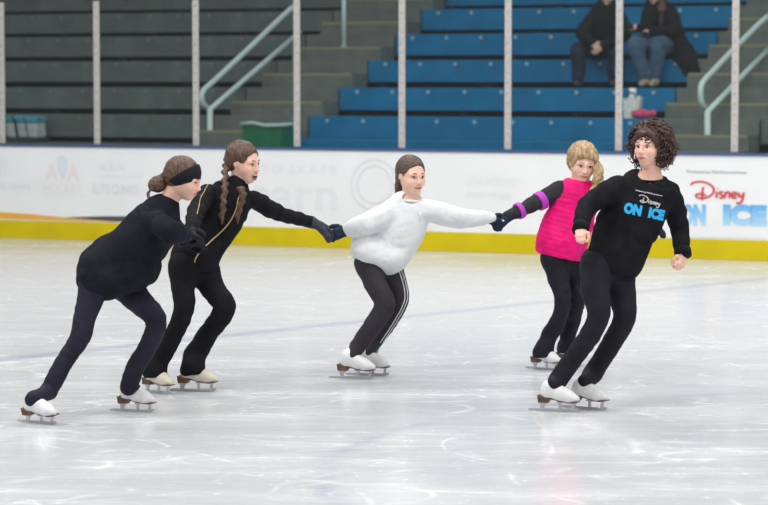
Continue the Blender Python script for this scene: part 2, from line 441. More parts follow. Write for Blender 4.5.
# black rubber seam lines between board panels
# glass posts and panes
posts = [2, 97, 196, 297, 402, 508, 619, 735]
plabel = ['aluminium glass post at the left edge beside the teal and white bag', 'aluminium glass post between the teal bag and the headband skater',
 'aluminium glass post just left of the loop-ended left stair railing', 'aluminium glass post at the right side of the green bin',
 'aluminium glass post above the white sweatshirt skater head', 'aluminium glass post crossing the middle of the blue benches',
 'aluminium glass post in front of the two seated spectators', 'aluminium glass post crossing the right stair railing']
pl = [lx(p, .05, 100) for p in posts]; pl = [pl[0]-(pl[1]-pl[0])] + pl + [pl[-1]+1.2, pl[-1]+2.4]
for i, p in enumerate(posts):
    mb = MB(); l = lx(p, .05, 100)
    mb.box((-.036, -.012, 0), (.036, .012, 1.60), bev=.004); mb.box((-.012, .012, 0), (.012, .05, 1.60))
    e = empty('glass_post', P0+BC*l+BN*.05+np.array([0, 0, 1.079]), plabel[i], 'post', 'posts between the glass panes'); e.rotation_euler = (0, 0, RZ)
    o = mb.build('post_body', M['alum'], e, False, (0, 0, 0))
    mb = MB()
    for k in range(15): mb.tube([(0, -.0135, .06+k*.105), (0, -.012, .06+k*.105)], .007, 8)
    mb.build('bolt_row', M['hole'], e, False, (0, 0, 0))
def glass_material():
    m = bpy.data.materials.new('rink_glass'); m.use_nodes = True; nt = m.node_tree; N = nt.nodes; L = nt.links
    N.remove(N['Principled BSDF']); out = N['Material Output']
    t = N.new('ShaderNodeBsdfTransparent'); t.inputs[0].default_value = (.90, .94, .94, 1)
    g = N.new('ShaderNodeBsdfGlossy'); g.inputs['Roughness'].default_value = .08
    d = N.new('ShaderNodeBsdfDiffuse'); d.inputs[0].default_value = (.75, .8, .8, 1)
    a = N.new('ShaderNodeMixShader'); a.inputs[0].default_value = .010; L.new(t.outputs[0], a.inputs[1]); L.new(d.outputs[0], a.inputs[2])
    fr = N.new('ShaderNodeFresnel'); fr.inputs[0].default_value = 1.2
    b = N.new('ShaderNodeMixShader'); L.new(fr.outputs[0], b.inputs[0]); L.new(a.outputs[0], b.inputs[1]); L.new(g.outputs[0], b.inputs[2])
    L.new(b.outputs[0], out.inputs[0]); return m
GM = glass_material()
for i in range(len(pl)-1):
    mb = MB(); mb.box((pl[i]+.015, .066, 1.079), (pl[i+1]-.015, .078, 2.67)); o = bstruct('window_%d' % (i+1), mb, GM)

# stands
D0, RUN, RISE, Z0 = 3.6, .90, .355, 1.35
bl0, _ = LB(309, 118, D0); bl1, _ = LB(652, 118, D0); gl1, _ = LB(213, 118, D0)
gr0 = bl1+1.30
mb = MB(); mb.box((LL-6, .15, -.1), (LR+6, D0+.1, .35)); bstruct('floor_walkway', mb, M['conc'])
# concrete tiers under the benches, and the stair steps
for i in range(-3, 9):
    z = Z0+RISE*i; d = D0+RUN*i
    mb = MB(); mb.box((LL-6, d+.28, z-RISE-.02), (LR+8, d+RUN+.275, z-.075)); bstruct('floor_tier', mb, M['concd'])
mb = MB(); mb.box((LL-6, D0+RUN*9.4, 0), (LR+8, D0+RUN*9.4+.2, 7.5)); bstruct('wall_back', mb, M['concd'])
def stairs(a, b, name):
    mb = MB(); ns = MB()
    for i in range(-3, 9):
        for h in (0, 1):
            z = Z0+RISE*i+RISE*.5*h; d = D0+RUN*i+RUN*.5*h
            mb.box((a, d, z-.30), (b, d+RUN*.5+.01, z))
            if h: ns.box((a+.02, d-.004, z-.028), (b-.02, d+.03, z+.003))
    bstruct(name, mb, M['conc']); bstruct('trim_'+('3' if name.endswith('left') else '4'), ns, M['nose'])
stairs(gl1+.02, bl0-.02, 'floor_stairs_left'); stairs(bl1+.02, gr0-.02, 'floor_stairs_right')
def bench(l0, l1, i, m, label, group, bolts=True):
    z = Z0+RISE*i; d = D0+RUN*i
    e = empty('bench', P0+BC*l0+BN*d+np.array([0, 0, z-.28]), label, 'bench', group); e.rotation_euler = (0, 0, RZ)
    mb = MB(); n = l1-l0
    mb.box((0, 0, -.008), (n, .035, .275), bev=.006); mb.box((0, .0352, .235), (n, RUN+.02, .275), bev=.004)
    mb.build('bench_board', m, e, False, (0, 0, 0))
    if bolts:
        mb = MB(); k = .25
        while k < n-.1:
            mb.tube([(k, -.002, .225), (k, -.012, .225)], .024, 8); k += .49
        mb.build('bolt_row', M['bolt' if m is M['blue'] else 'boltg'], e, False, (0, 0, 0))
    mb = MB(); k = .15
    while k < n: mb.box((k-.03, .09, -.07), (k+.03, .5, -.001)); k += 1.5
    mb.build('bracket', M['concd'], e, False, (0, 0, 0))
nth = ['lowest', 'second', 'third', 'fourth', 'fifth', 'sixth', 'seventh']
for i in range(0, 6):
    bench(bl0, bl1, i, M['blue'], ['blue bench row lowest of all, just above the boards', 'blue bench row second up, under the couple\'s feet',
      'blue bench row third up, with the two spectators sitting on it', 'blue bench row fourth up, behind the spectators\' backs',
      'blue bench row fifth up, level with the spectators\' shoulders', 'blue bench row topmost, cut by the top edge of the photo'][i], 'blue bench rows')
    bench(LL-4, gl1, i, M['greyb'], 'grey bench row left of the left stairs, %s' % ['lowest, behind the teal bag', 'second from the boards', 'third from the boards', 'fourth from the boards', 'fifth from the boards', 'topmost in view'][i], 'grey bench rows on the left', True)
    if i < 5: bench(gr0, LR+5, i, M['greyb'], 'grey bench row right of the right stairs, %s' % ['lowest, behind the loop railing post', 'second from the boards', 'third from the boards', 'fourth from the boards', 'topmost in view'][i], 'grey bench rows on the right')
mb = MB(); mb.box((bl0-.05, D0-.75, .35), (bl1, D0-.04, 1.075)); bstruct('trim_5', mb, M['blue'])
# railings
def rail(pts, d0, d1, px0, px1, r, parent, name='rail_tube', sm=True):
    P = []
    for px, py in pts:
        t = (px-px0)/(px1-px0) if px1 != px0 else 0
        d = d0+(d1-d0)*min(max(t, -.1), 1.3); l, z = LB(px, py, d); P.append(P0+BC*l+BN*d+np.array([0, 0, z]))
    if sm: P = catmull(P, 5)
    mb = MB(); mb.tube(P, r, 10); return mb.build(name, M['rail'], parent, True)
def handrail(xp, ybot, loop, lower, dd, label):
    l, z = LB(xp, ybot, dd); e = empty('stair_railing', P0+BC*l+BN*dd+np.array([0, 0, z]), label, 'railing')
    rail(loop, dd, dd+2.4, loop[-2][0]-6, loop[0][0], .035, e)
    rail(lower, dd, dd+2.4, lower[0][0], lower[-1][0], .033, e, sm=False)
    rail([(xp, lower[0][1]-1), (xp, 170)], dd, dd, 0, 0, .036, e, 'post', sm=False)
handrail(210, 150, [(297, 4), (293, 7.5), (285, 14), (245, 52), (215, 80), (204, 90), (201.5, 98), (204, 105), (210, 109)],
         [(210, 109.5), (222, 99), (258, 68), (300, 32)], D0-.25, 'pale green tubular railing with a looped end, rising from the left stairs')
handrail(707.5, 150, [(768, 16), (757, 26), (735, 48), (712, 72), (703, 82), (700.5, 91), (702, 104), (707.5, 112)],
         [(707.5, 112), (722, 97), (745, 73), (772, 46)], D0-.25, 'pale green tubular railing with a looped end, right of the curly-haired skater')
l, z = LB(344, 48, D0+RUN*2.6)
e = empty('railing_post', P0+BC*l+BN*(D0+RUN*2.6)+np.array([0, 0, z]), 'short pale vertical railing post high up between the left stairs and blue benches', 'post')
mb = MB(); q = np.array(e['_o']); mb.tube([q, q+[0, 0, 1.0]], .03, 10); mb.build('post_tube', M['rail'], e, True)
mb = MB(); mb.tube([q, q+[0, 0, .02]], .055, 10); mb.build('base_plate', M['rail'], e, True)
# teal and white bag on the lowest grey bench
def local_empty(name, px, py, d, label, cat):
    l, z = LB(px, py, d); e = empty(name, P0+BC*l+BN*d+np.array([0, 0, z]), label, cat); e.rotation_euler = (0, 0, RZ); return e
e = local_empty('carry_bag', 26, 138, D0-.32, 'teal and white bag with black straps at the far left behind the glass', 'bag')
s = Shape()
def soft_box(s, c, h, r=.02, k=.02):
    c = np.array(c, float); h = np.array(h, float)-r
    def f(P): q = np.abs(P-c)-h; return np.linalg.norm(np.maximum(q, 0), axis=-1)+np.minimum(q.max(-1), 0)-r
    s.ops.append(('+', f, c-h-r, c+h+r, k)); return s
def local_mesh(s, name, m, e, vox=.012, fold=None):
    o = s.mesh(name, m, None, vox, fold); o.parent = e; o.location = o['_o']; return o
local_mesh(soft_box(Shape(), (0, 0, .10), (.235, .12, .10), .03), 'bag_body', M['bagw'], e, .012, folds(.006, 6, .004, 14))
local_mesh(soft_box(Shape(), (0, 0, .235), (.235, .125, .05), .03), 'bag_top', M['teal'], e, .012, folds(.006, 6, .004, 14))
mb = MB()
for k in (-.075, .085):
    mb.tube(catmull([(k-.05, -.13, .27), (k, -.145, .22), (k+.015, -.135, .1), (k+.03, -.13, .01)]), .016 if k < 0 else .006, 6)
mb.build('strap', M['strap'], e, True, (0, 0, 0))
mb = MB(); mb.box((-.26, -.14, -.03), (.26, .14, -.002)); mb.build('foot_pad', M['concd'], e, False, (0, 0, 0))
# plinth the bag and the bin stand on: walkway parapet behind the boards
mb = MB(); mb.box((LL-6, D0-.50, .35), (gl1+.0, D0-.05, LB(26, 139.5, D0-.32)[1]-.032)); bstruct('wall_parapet', mb, M['greyb'])
# green bin
e = local_empty('bin', 270, 150, D0-1.0, 'green plastic bin with ragged pale rim in front of the left stairs', 'bin')
gw = [LB(x, y, D0-1.0) for x, y in ((248, 121), (300, 121))]
hw = .265; hh = gw[0][1]-e['_o'][2]; b0 = -(e['_o'][2]-.35)
mb = MB(); V = []
for z, s_ in ((b0, .80), (hh*.9, 1.0)):
    V += [(-hw*s_, -.22*s_, z), (hw*s_, -.22*s_, z), (hw*s_, .22*s_, z), (-hw*s_, .22*s_, z)]
mb.add(V, [(0, 3, 2, 1), (0, 1, 5, 4), (1, 2, 6, 5), (2, 3, 7, 6), (3, 0, 4, 7), (4, 5, 6, 7)]); mb.build('bin_body', M['green'], e, False, (0, 0, 0))
mb = MB(); rr = random.Random(3)
ring = [(-hw, -.235), (-hw*.4, -.235), (hw*.2, -.235), (hw, -.235), (hw, .22), (-hw, .22), (-hw, -.235)]
mb.tube([(x, y, hh*(.93 if i in (0, 6, 1) else .86)+rr.uniform(-.015, .02)) for i, (x, y) in enumerate(ring)], .024, 8); mb.build('rim', M['greenrim'], e, True, (0, 0, 0))
# white paper bag and pink scarf on the blue bench
zt = Z0+.0
l, z = LB(629, 114, D0+.12)
e = empty('paper_bag', P0+BC*l+BN*(D0+.25)+np.array([0, 0, Z0-.004]), 'white paper bag with a cup standing on the lowest blue bench', 'bag'); e.rotation_euler = (0, 0, RZ)
mb = MB(); mb.add([(-.09, -.05, .001), (.08, -.05, .001), (.08, .06, .001), (-.09, .06, .001), (-.10, -.055, .24), (.11, -.05, .27), (.11, .05, .25), (-.10, .05, .22)],
       [(0, 3, 2, 1), (0, 1, 5, 4), (1, 2, 6, 5), (2, 3, 7, 6), (3, 0, 4, 7)]); mb.build('bag_body', M['paper'], e, False, (0, 0, 0))
mb = MB(); mb.tube([(.0, 0, .02), (.0, 0, .36)], [.035, .042], 14); mb.build('cup', M['white'], e, True, (0, 0, 0))
mb = MB(); mb.tube(catmull([(-.07, -.05, .22), (-.05, -.05, .30), (.03, -.05, .30), (.06, -.05, .24)]), .008, 6); mb.build('handle', M['shoe'], e, True, (0, 0, 0))
s = Shape(); rr = random.Random(5)
q = P0+BC*(l+.19)+BN*(D0+.10)+np.array([0, 0, Z0+.012])
for k in range(5): s.ell(q+BC*(-.11+.055*k)+np.array([0, 0, .035+.012*rr.random()]), (.05, .06, .035+.02*rr.random()), k=.02)
o = s.mesh('scarf', M['pinki'], None, .008, folds(.008, 14, .005, 30)); tag(o, 'bright pink bundled scarf lying on the lowest blue bench', 'scarf')

# ------------------------------------------------------------------ prints on the boards
def ad(label, px, cat='advertisement'):
    l = lx(px, 0, 190); e = empty('board_advertisement', P0+BC*l-BN*.002+np.array([0, 0, .25]), label, cat); e.rotation_euler = (0, 0, RZ); e['_l'] = l; return e
def put_text(e, txt, x0, x1, y0, y1, m, name='lettering', offset=0, shear=0, space=1.0):
    """fit the text between pixel columns x0..x1 and rows y0..y1 of the board plane"""
    V, F = text_mesh(txt, 1.0, offset, .0, shear, space)
    la, za = LB(x0, (y0+y1)/2, 0); lb, _ = LB(x1, (y0+y1)/2, 0); xm = (x0+x1)/2; _, zt = LB(xm, y0, 0); _, zb = LB(xm, y1, 0)
    lo, hi = V.min(0), V.max(0)
    X = la+(V[:, 0]-lo[0])/(hi[0]-lo[0])*(lb-la)-e['_l']; Z = zb+(V[:, 1]-lo[1])/(hi[1]-lo[1])*(zt-zb)-.25
    n = len(V); VV = [(X[i], 0, Z[i]) for i in range(n)]
    return mesh_obj(name, VV, [tuple(f) for f in F], m, e, False, (0, -.0015, 0))
SCRIPT = [[(-.9, 2.0), (-.3, 2.45), (.9, 2.45), (1.85, 1.8), (2.05, 1.0), (1.5, .25), (.6, -.08), (-.1, .12), (-.12, .5), (.5, .62), (1.1, .35)],
          [(.72, 1.75), (.62, .9), (.6, -.4)], [(2.45, 1.0), (2.38, .02)], [(2.5, 1.42), (2.56, 1.5)],
          [(3.2, .9), (2.9, 1.02), (2.8, .7), (3.15, .42), (3.1, .06), (2.7, .06)], [(3.5, .98), (3.45, .02)], [(3.48, .6), (3.75, .98), (4.0, .85), (3.98, .02)],
          [(4.35, .45), (4.8, .55), (4.75, .92), (4.45, .9), (4.3, .45), (4.5, .04), (4.95, .14)],
          [(5.15, .98), (5.2, .4), (5.42, .3), (5.68, .6)], [(5.78, 1.0), (5.7, .2), (5.45, -.6), (5.05, -.78), (4.95, -.5)]]
def script_mesh(wd=.11):
    mb = MB()
    for st in SCRIPT:
        P = catmull([(x, y, 0) for x, y in st], 5); mb.tube(P, [wd*(1.0 if 0 < i < len(P)-1 else .7) for i in range(len(P))], 6, squash=((0, 0, 1), .12))
    return np.array(mb.V), mb.F
e = ad('board advert with red script over chunky light blue letters, far right', 725)
put_text(e, 'Produced by Feld Entertainment', 687, 747, 170.5, 174.5, M['textgrey'])
V, F = script_mesh(.15)
la, _ = LB(690, 190, 0); lb, _ = LB(745, 190, 0); _, zt = LB(716, 181, 0); _, zb = LB(716, 204, 0)
lo, hi = V.min(0), V.max(0)
V2 = np.stack([la+(V[:, 0]-lo[0])/(hi[0]-lo[0])*(lb-la)-e['_l'], -V[:, 2]*.05-.004, zb+(V[:, 1]-lo[1])/(hi[1]-lo[1])*(zt-zb)-.25], 1)
mesh_obj('script_lettering', V2, F, M['scriptred'], e, False, (0, 0, 0))
def ice_print():
    m = bpy.data.materials.new('blue_block_print'); m.use_nodes = True; nt = m.node_tree; b = nt.nodes['Principled BSDF']
    tc = nt.nodes.new('ShaderNodeTexCoord'); sx = nt.nodes.new('ShaderNodeSeparateXYZ'); nt.links.new(tc.outputs['Object'], sx.inputs[0])
    mr = nt.nodes.new('ShaderNodeMapRange'); mr.inputs[1].default_value = .10; mr.inputs[2].default_value = .34; nt.links.new(sx.outputs[2], mr.inputs[0])
    r = nt.nodes.new('ShaderNodeValToRGB'); r.color_ramp.elements[0].color = (.40, .66, .85, 1); r.color_ramp.elements[1].color = (.07, .36, .74, 1)
    nt.links.new(mr.outputs[0], r.inputs[0]); nt.links.new(r.outputs[0], b.inputs['Base Color']); b.inputs['Roughness'].default_value = .5
    return m
IM = ice_print()
put_text(e, 'ON', 680, 706, 204, 226, IM, 'block_lettering', offset=.085)
put_text(e, 'ICE', 723, 767, 204.5, 226, IM, 'block_lettering', offset=.085)
mb = MB(); l0, zz = LB(683, 240, 0); l1, _ = LB(766, 240, 0)
mb.box((lx(678)-e['_l'], -.003, LB(720, 238, 0)[1]-.25), (lx(768)-e['_l'], -.001, LB(720, 236.6, 0)[1]-.25)); mb.build('thin_rule', M['grey_print'], e, False, (0, 0, 0))
e = ad('faint board advert with red and blue shield emblem, between grey words at left', 62)
put_text(e, 'HOCKEY', 43, 82, 184, 193, M['red_print']); put_text(e, 'A  A', 45, 80, 163, 181, M['red_print'], offset=.03)
mb = MB(); c = np.array([LB(62.5, 166, 0)[0]-e['_l'], 0, LB(62.5, 166, 0)[1]-.25])
mb.prism([(-.07, .08), (-.04, .12), (.04, .12), (.07, .08), (.06, -.04), (0, -.17), (-.06, -.04)], -.003, -.001, (c, np.array([1., 0, 0]), np.array([0, 1., 0]), np.array([0, 0, 1.])))
mb.build('shield', M['blue_print'], e, False, (0, 0, 0)); put_text(e, '............', 42, 86, 195, 196.5, M['grey_print'])
e = ad('faint grey lettering board advert at the far left edge', 14)
put_text(e, 'SKATE CAMPS', -14, 31, 184, 190, M['grey_print2']); mb = MB()
mb.box((lx(0)-e['_l'], -.003, LB(4, 175, 0)[1]-.25), (lx(7)-e['_l'], -.001, LB(4, 157, 0)[1]-.25)); mb.build('faint_block', M['grey_print'], e, False, (0, 0, 0))
e = ad('faint grey lettering board advert left of the headband skater', 117)
put_text(e, 'ELITE CLINICS', 93, 139, 184.5, 194, M['grey_print2']); put_text(e, 'Hi - 5 - 10', 100, 124, 164.5, 170.5, M['grey_print2'])
put_text(e, 'skating school', 99, 143, 175, 178, M['grey_print'])
e = ad('large pale grey word advert on the boards behind the braided skater arm', 290)
put_text(e, 'Learn', 226, 337, 176, 210, M['grey_print'], offset=.015); put_text(e, 'TO SKATE', 262, 336, 165, 174, M['grey_print'], space=1.3)
e = ad('pale round emblem and lettering advert on the boards behind the white sweatshirt skater', 440)
mb = MB(); c = np.array([LB(375, 184, 0)[0]-e['_l'], -.003, LB(375, 184, 0)[1]-.25])
for r_ in (.27, .20):
    mb.tube([c+np.array([math.cos(a), 0, math.sin(a)])*r_ for a in np.linspace(0, 2*math.pi, 40)], .014, 6, squash=((0, 1, 0), .15))
mb.build('round_emblem', M['grey_print'], e, False, (0, 0, 0))
put_text(e, 'USA HOCKEY', 467, 520, 178, 186, M['grey_print'], space=1.1); put_text(e, 'PROUD MEMBER', 467, 512, 193, 198, M['grey_print'])
e = ad('orange and black swoosh stripe along the foot of the boards at left', 60, 'printed stripe')
def bpoly(pts): return [(LB(x, y, 0)[0]-e['_l'], LB(x, y, 0)[1]-.25) for x, y in pts]
FR = (np.zeros(3), np.array([1., 0, 0]), np.array([0, 1., 0]), np.array([0, 0, 1.]))
mb = MB(); mb.prism(bpoly([(-60, 206), (0, 212), (30, 214), (62, 217.3), (118, 222), (70, 220.6), (0, 218.3), (-60, 217)]), -.003, -.001, FR); mb.build('orange_stripe', M['orange'], e, False, (0, 0, 0))
mb = MB(); mb.prism(bpoly([(66, 217.4), (100, 216.3), (150, 216.2), (150, 222.3), (118, 221.6)]), -.0028, -.0009, FR); mb.build('black_stripe', M['darkp'], e, False, (0, 0, 0))
e = ad('small red logo mark low on the boards below the white sweatshirt sleeve', 430, 'logo'); e['category'] = 'logo'
mb = MB(); mb.prism([(-.08+lx(429)-e['_l'], .0), (.06+lx(429)-e['_l'], .0), (.03+lx(429)-e['_l'], .05), (-.05+lx(429)-e['_l'], .06)], -.003, -.001, (np.array([0, 0, LB(429, 232, 0)[1]-.25]),)+FR[1:])
mb.build('red_mark', M['red_print'], e, False, (0, 0, 0))
# ------------------------------------------------------------------ people
def frame(yaw, pitch=0, roll=0):
    y, p, r = map(math.radians, (yaw, pitch, roll)); up = np.array([0, 0, 1.])
    f = np.array([math.sin(y), -math.cos(y), 0]); l = np.array([math.cos(y), math.sin(y), 0])
    f, up = f*math.cos(p)-up*math.sin(p), up*math.cos(p)+f*math.sin(p)
    up, l = up*math.cos(r)+l*math.sin(r), l*math.cos(r)-up*math.sin(r)
    return f, l, up
class Head:
    def __init__(s, c, H, yaw, pitch=0, roll=0):
        s.c = np.array(c, float); s.H = H; s.f, s.l, s.u = frame(yaw, pitch, roll); s.R = np.stack([s.f, s.l, s.u])
    def P(s, f, l, u): return s.c+(s.f*f+s.l*l+s.u*u)*s.H
    def skull(s, S, neck=None, nr=.05, smile=0, openm=False):
        H = s.H; P = s.P; R = s.R
        S.ell(P(-.09, 0, .11), (.42*H, .345*H, .385*H), R, .02)
        S.ell(P(.10, 0, -.09), (.282*H, .252*H, .32*H), R, .04)
        S.ell(P(.25, 0, -.385), (.10*H, .10*H, .08*H), R, .05)
        S.ell(P(.06, .14, -.22), (.14*H, .07*H, .10*H), R, .04); S.ell(P(.06, -.14, -.22), (.14*H, .07*H, .10*H), R, .04)
        for g in (-1, 1):
            S.ell(P(.405, g*.135, .015), (.06*H, .085*H, .05*H), R, .02, neg=True)
            S.ell(P(.24, g*.17, -.13), (.11*H, .085*H, .08*H), R, .03)
            S.cone(P(.345, g*.05, .075), P(.30, g*.20, .08), .022*H*1.4, .02*H*1.4, .02)
            S.ell(P(-.03, g*.335, -.02), (.06*H, .028*H, .10*H), R, .008)
            S.ell(P(-.02, g*.358, -.01), (.03*H, .014*H, .055*H), R, .006, neg=True)
            S.ell(P(.415, g*.042, -.132), (.035*H, .03*H, .028*H), R, .008)
        S.cone(P(.345, 0, .05), P(.462, 0, -.110), .026*H, .036*H, .014)
        S.ell(P(.36, 0, -.255), (.05*H, .11*H, .055*H), R, .02)
        if neck is not None:
            S.cone(P(-.12, 0, -.18), neck, nr*.82, nr*1.0, .02)
            S.cone(P(.02, 0, -.30), (P(-.06, 0, -.45)+np.array(neck))/2, nr*.5, nr*.6, .03)
    def face(s, par, openm=False, smile=.3, browm='brow', lipm='lip', eyer=.05):
        H = s.H; P = s.P; R = s.R
        for g in (-1, 1):
            S = Shape(); S.ell(P(.315, g*.135, .012), (.045*H, .058*H, .034*H), R, .003); S.mesh('eye', M['eyew'], par, .002)
            S = Shape(); S.ell(P(.345, g*.132, .010), (.022*H, .030*H, .031*H), R, .003); S.mesh('iris', M['iris'], par, .0018)
            mb = MB(); mb.tube([P(.368, g*.075, .032), P(.375, g*.135, .052), P(.335, g*.205, .028)], [.006*H, .011*H, .006*H], 6); mb.build('eyelash', M['brow'], par, True)
            mb = MB(); mb.tube([P(.385, g*.065, .118), P(.375, g*.13, .132), P(.320, g*.205, .108)], [.009*H, .010*H, .005*H], 6); mb.build('eyebrow', M[browm], par, True)
        if openm:
            S = Shape(); S.ell(P(.385, 0, -.285), (.045*H, .11*H, .075*H), R, .003); S.mesh('mouth', M['mouth'], par, .002)
            S = Shape(); S.ell(P(.412, 0, -.245), (.024*H, .085*H, .022*H), R, .003); S.mesh('teeth', M['teeth'], par, .002)
            z0, z1 = .212, .365
        else: z0, z1 = .245, .275
        w_ = .12
        mb = MB(); mb.tube(catmull([P(.378, -w_, -.262+smile*.03), P(.418, -.04, -z0), P(.425, 0, -z0-.006), P(.418, .04, -z0), P(.378, w_, -.262+smile*.03)], 4), [.008*H]+[.016*H]*15+[.008*H], 6)
        mb.tube(catmull([P(.378, -w_, -.262+smile*.03), P(.405, -.04, -z1), P(.412, 0, -z1-.006), P(.405, .04, -z1), P(.378, w_, -.262+smile*.03)], 4), [.008*H]+[.020*H]*15+[.008*H], 6)
        mb.build('lips', M[lipm], par, True)
    def cap(s, S, th=.045, line=.20, low=-.22):
        """hair cap over the skull, open over face, ears and nape"""
        H = s.H; P = s.P; R = s.R
        S.ell(P(-.10, 0, .13), ((.42+th)*H, (.345+th)*H, (.385+th)*H), R, .02)
        S.ell(P(-.22, 0, -.06), ((.24+th)*H, (.23+th)*H, (.20+th)*H), R, .04)
        S.ell(P(.44, 0, -.13), (.36*H, .40*H, .30*H+line*H), R, .015, neg=True)
        for g in (-1, 1): S.ell(P(.02, g*.40, -.10), (.10*H, .14*H, .15*H), R, .012, neg=True); S.ell(P(.10, g*.36, -.30), (.14*H, .14*H, .16*H), R, .012, neg=True)
def hand(S, wr, d, n, s, L=.165, curl=.5, inf=0., thumb=.6, k=.006):
    wr = np.array(wr, float); d = unit(d); n = unit(np.array(n)-d*np.dot(n, d)); sv = unit(np.array(s)-d*np.dot(s, d)-n*np.dot(s, n))
    offs = (.155, .055, -.05, -.145); ln = (.41, .46, .43, .34); rad = (.052, .054, .051, .045)
    S.cone(wr-d*.02, wr+d*.10*L, .028+inf, .026+inf, .02, (n, .75))
    for j in range(4):
        kn = wr+d*L*(.50-.02*abs(j-1.2))+sv*L*offs[j]
        S.cone(wr+d*.05*L+sv*L*offs[j]*.55, kn, .085*L+inf, .068*L+inf, .012)
        p = kn; a = curl*.55; q = ln[j]*L
        for m_, fr_ in enumerate((.46, .30, .24)):
            dr = d*math.cos(a)+n*math.sin(a)+sv*offs[j]*.35*(1-min(curl, 1)); e_ = p+unit(dr)*q*fr_
            S.cone(p, e_, rad[j]*L*(1-.08*m_)+inf, rad[j]*L*(1-.08*(m_+1))+inf, k); p = e_; a += curl*(.95 if m_ == 0 else .7)
    p = wr+d*.12*L+sv*.12*L; dr = unit(d*.62+sv*.75+n*.25)
    for m_, (q, r_) in enumerate(((.24, .075), (.18, .062), (.15, .054))):
        e_ = p+dr*q*L; S.cone(p, e_, r_*L+inf, r_*L*.92+inf, k+.004); p = e_; dr = unit(dr+(-sv*.45+n*.35+d*.2)*thumb)
def skate(par, hp, tp_, g=1.0, ankle=None, bootm='boot', tilt=0.0, shaft=.19, lean=0.):
    h = ICE(*hp); t = ICE(*tp_); Fw = unit(t-h); S0 = np.cross(np.array([0, 0, 1.]), Fw); Up = unit(np.array([0, 0, 1.])*math.cos(tilt)+S0*math.sin(tilt)); Sd = np.cross(Up, Fw)
    o = (h+t)/2
    P = lambda a, b, c: o+(Fw*a+Sd*b+Up*c)*g
    if ankle is None: ankle = P(-.05, 0, .24)
    S = Shape()
    P_ = P
    P = lambda a, b, c: P_(a*.93+.012, b*.93, c*.95)
    S.cone(P(-.062, 0, .110), P(.02, 0, .104), .034*g, .036*g, .03); S.cone(P(.02, 0, .104), P(.075, 0, .090), .036*g, .037*g, .03, (Up, .92))
    S.cone(P(.075, 0, .090), P(.113, 0, .082), .036*g, .029*g, .02, (Up, .8))
    an = np.array(ankle); mid = P(-.050, 0, .150)
    S.cone(P(-.055, 0, .13), mid, .036*g, .036*g, .03); S.cone(mid, mid+unit(an-mid)*.03*g, .035*g, .034*g, .02)
    S.cone(P(-.025, 0, .150), P(.065, 0, .103), .029*g, .025*g, .03)
    # flat underside following the sole line
    S.cut(P(-.06, 0, .083), P(-.06, 0, 0)-P(-.03, 0, .0)+(P(0, 0, -1)-P(0, 0, 0)), .06*g) if False else None
    boot = S.mesh('skate_boot', M[bootm], par, .0045)
    fr = (o, Fw*g, Sd*g, Up*g)
    mb = MB()   # welt and stacked heel
    mb.prism([(-.098, .092), (-.092, .078), (-.02, .072), (.05, .060), (.10, .052), (.142, .058), (.142, .064), (.10, .060), (.05, .068), (-.02, .084), (-.09, .090)], -.030, .030, fr)
    mb.prism([(-.098, .086), (-.092, .050), (-.036, .050), (-.022, .076), (-.03, .084)], -.026, .026, fr)
    mb.build('heel', M['sole'], boot)
    mb = MB()
    mb.prism([(-.155, .004), (-.135, .0), (.10, .0), (.128, .006), (.140, .018), (.134, .024), (.10, .016), (-.13, .014), (-.158, .010)], -.0028, .0028, fr)
    mb.prism([(-.084, .012), (-.064, .012), (-.048, .052), (-.088, .052)], -.004, .004, fr)
    mb.prism([(.022, .012), (.038, .012), (.036, .060), (.022, .062)], -.005, .005, fr); mb.prism([(.098, .012), (.116, .012), (.120, .055), (.104, .055)], -.005, .005, fr)
    mb.box((-.09, -.022, .047), (-.035, .022, .0515), fr); mb.box((.015, -.026, .052), (.125, .026, .057), fr)
    mb.build('blade', M['steel'], boot)
    mb = MB()
    for q in range(6):
        t_ = q/5; a, c = -.008+.072*t_, .184-.058*t_
        mb.tube([P(a-.008, -.022, c-.008), P(a, 0, c+.004), P(a-.008, .022, c-.008)], .0028*g, 5)
        mb.tube([P(a-.008, -.022, c-.008), P(a+.006, 0, c-.004), P(a+.004, .022, c-.018)], .0022*g, 5)
    mb.build('laces', M['lace'], boot, True)
    return boot, P
class Fig:
    def __init__(s, Y, label, base, extra=None):
        s.Y = Y; s.s = FPX/Y; s.o = empty('person', (*ICE(*base)[:2], 0) if extra is None else extra, label, 'person')
    def p(s, e): return W(e[0], e[1], s.Y+e[2])
    def c(s, L):
        Q = [np.append(s.p(e), e[3]/FPX*(s.Y+e[2])) for e in L]
        if len(Q) > 2: Q = catmull(Q, 3)
        return [(q[:3], float(q[3])) for q in Q]
YD = np.array([0, 1., 0])
def pants(fg, lR, lL, kR, kL, r=.044, cuff=.165, cutz=.128, top=None, k=.02):
    S = Shape()
    for L, sk in ((lR, kR), (lL, kL)):
        C = fg.c(L); S.chain(C, k); S.cone(C[-1][0], sk[1](-.018, 0, cuff), C[-1][1], r, k)
    for sk in (kR, kL): S.cut(sk[1](-.03, 0, cutz), (.12, 0, -1), .13)
    a, b = fg.c(lR)[0], fg.c(lL)[0]; S.cone(a[0], b[0], a[1], b[1], .05)
    S.cone((a[0]+b[0])/2, (a[0]+b[0])/2-[0, 0, .05], a[1]*.85, a[1]*.7, .05)
    if top: (a, b) = top; a = fg.p(a); b = fg.p(b); d = unit(b-a); S.cut((a+b)/2, (-d[2], 0, d[0]), .32)
    return S
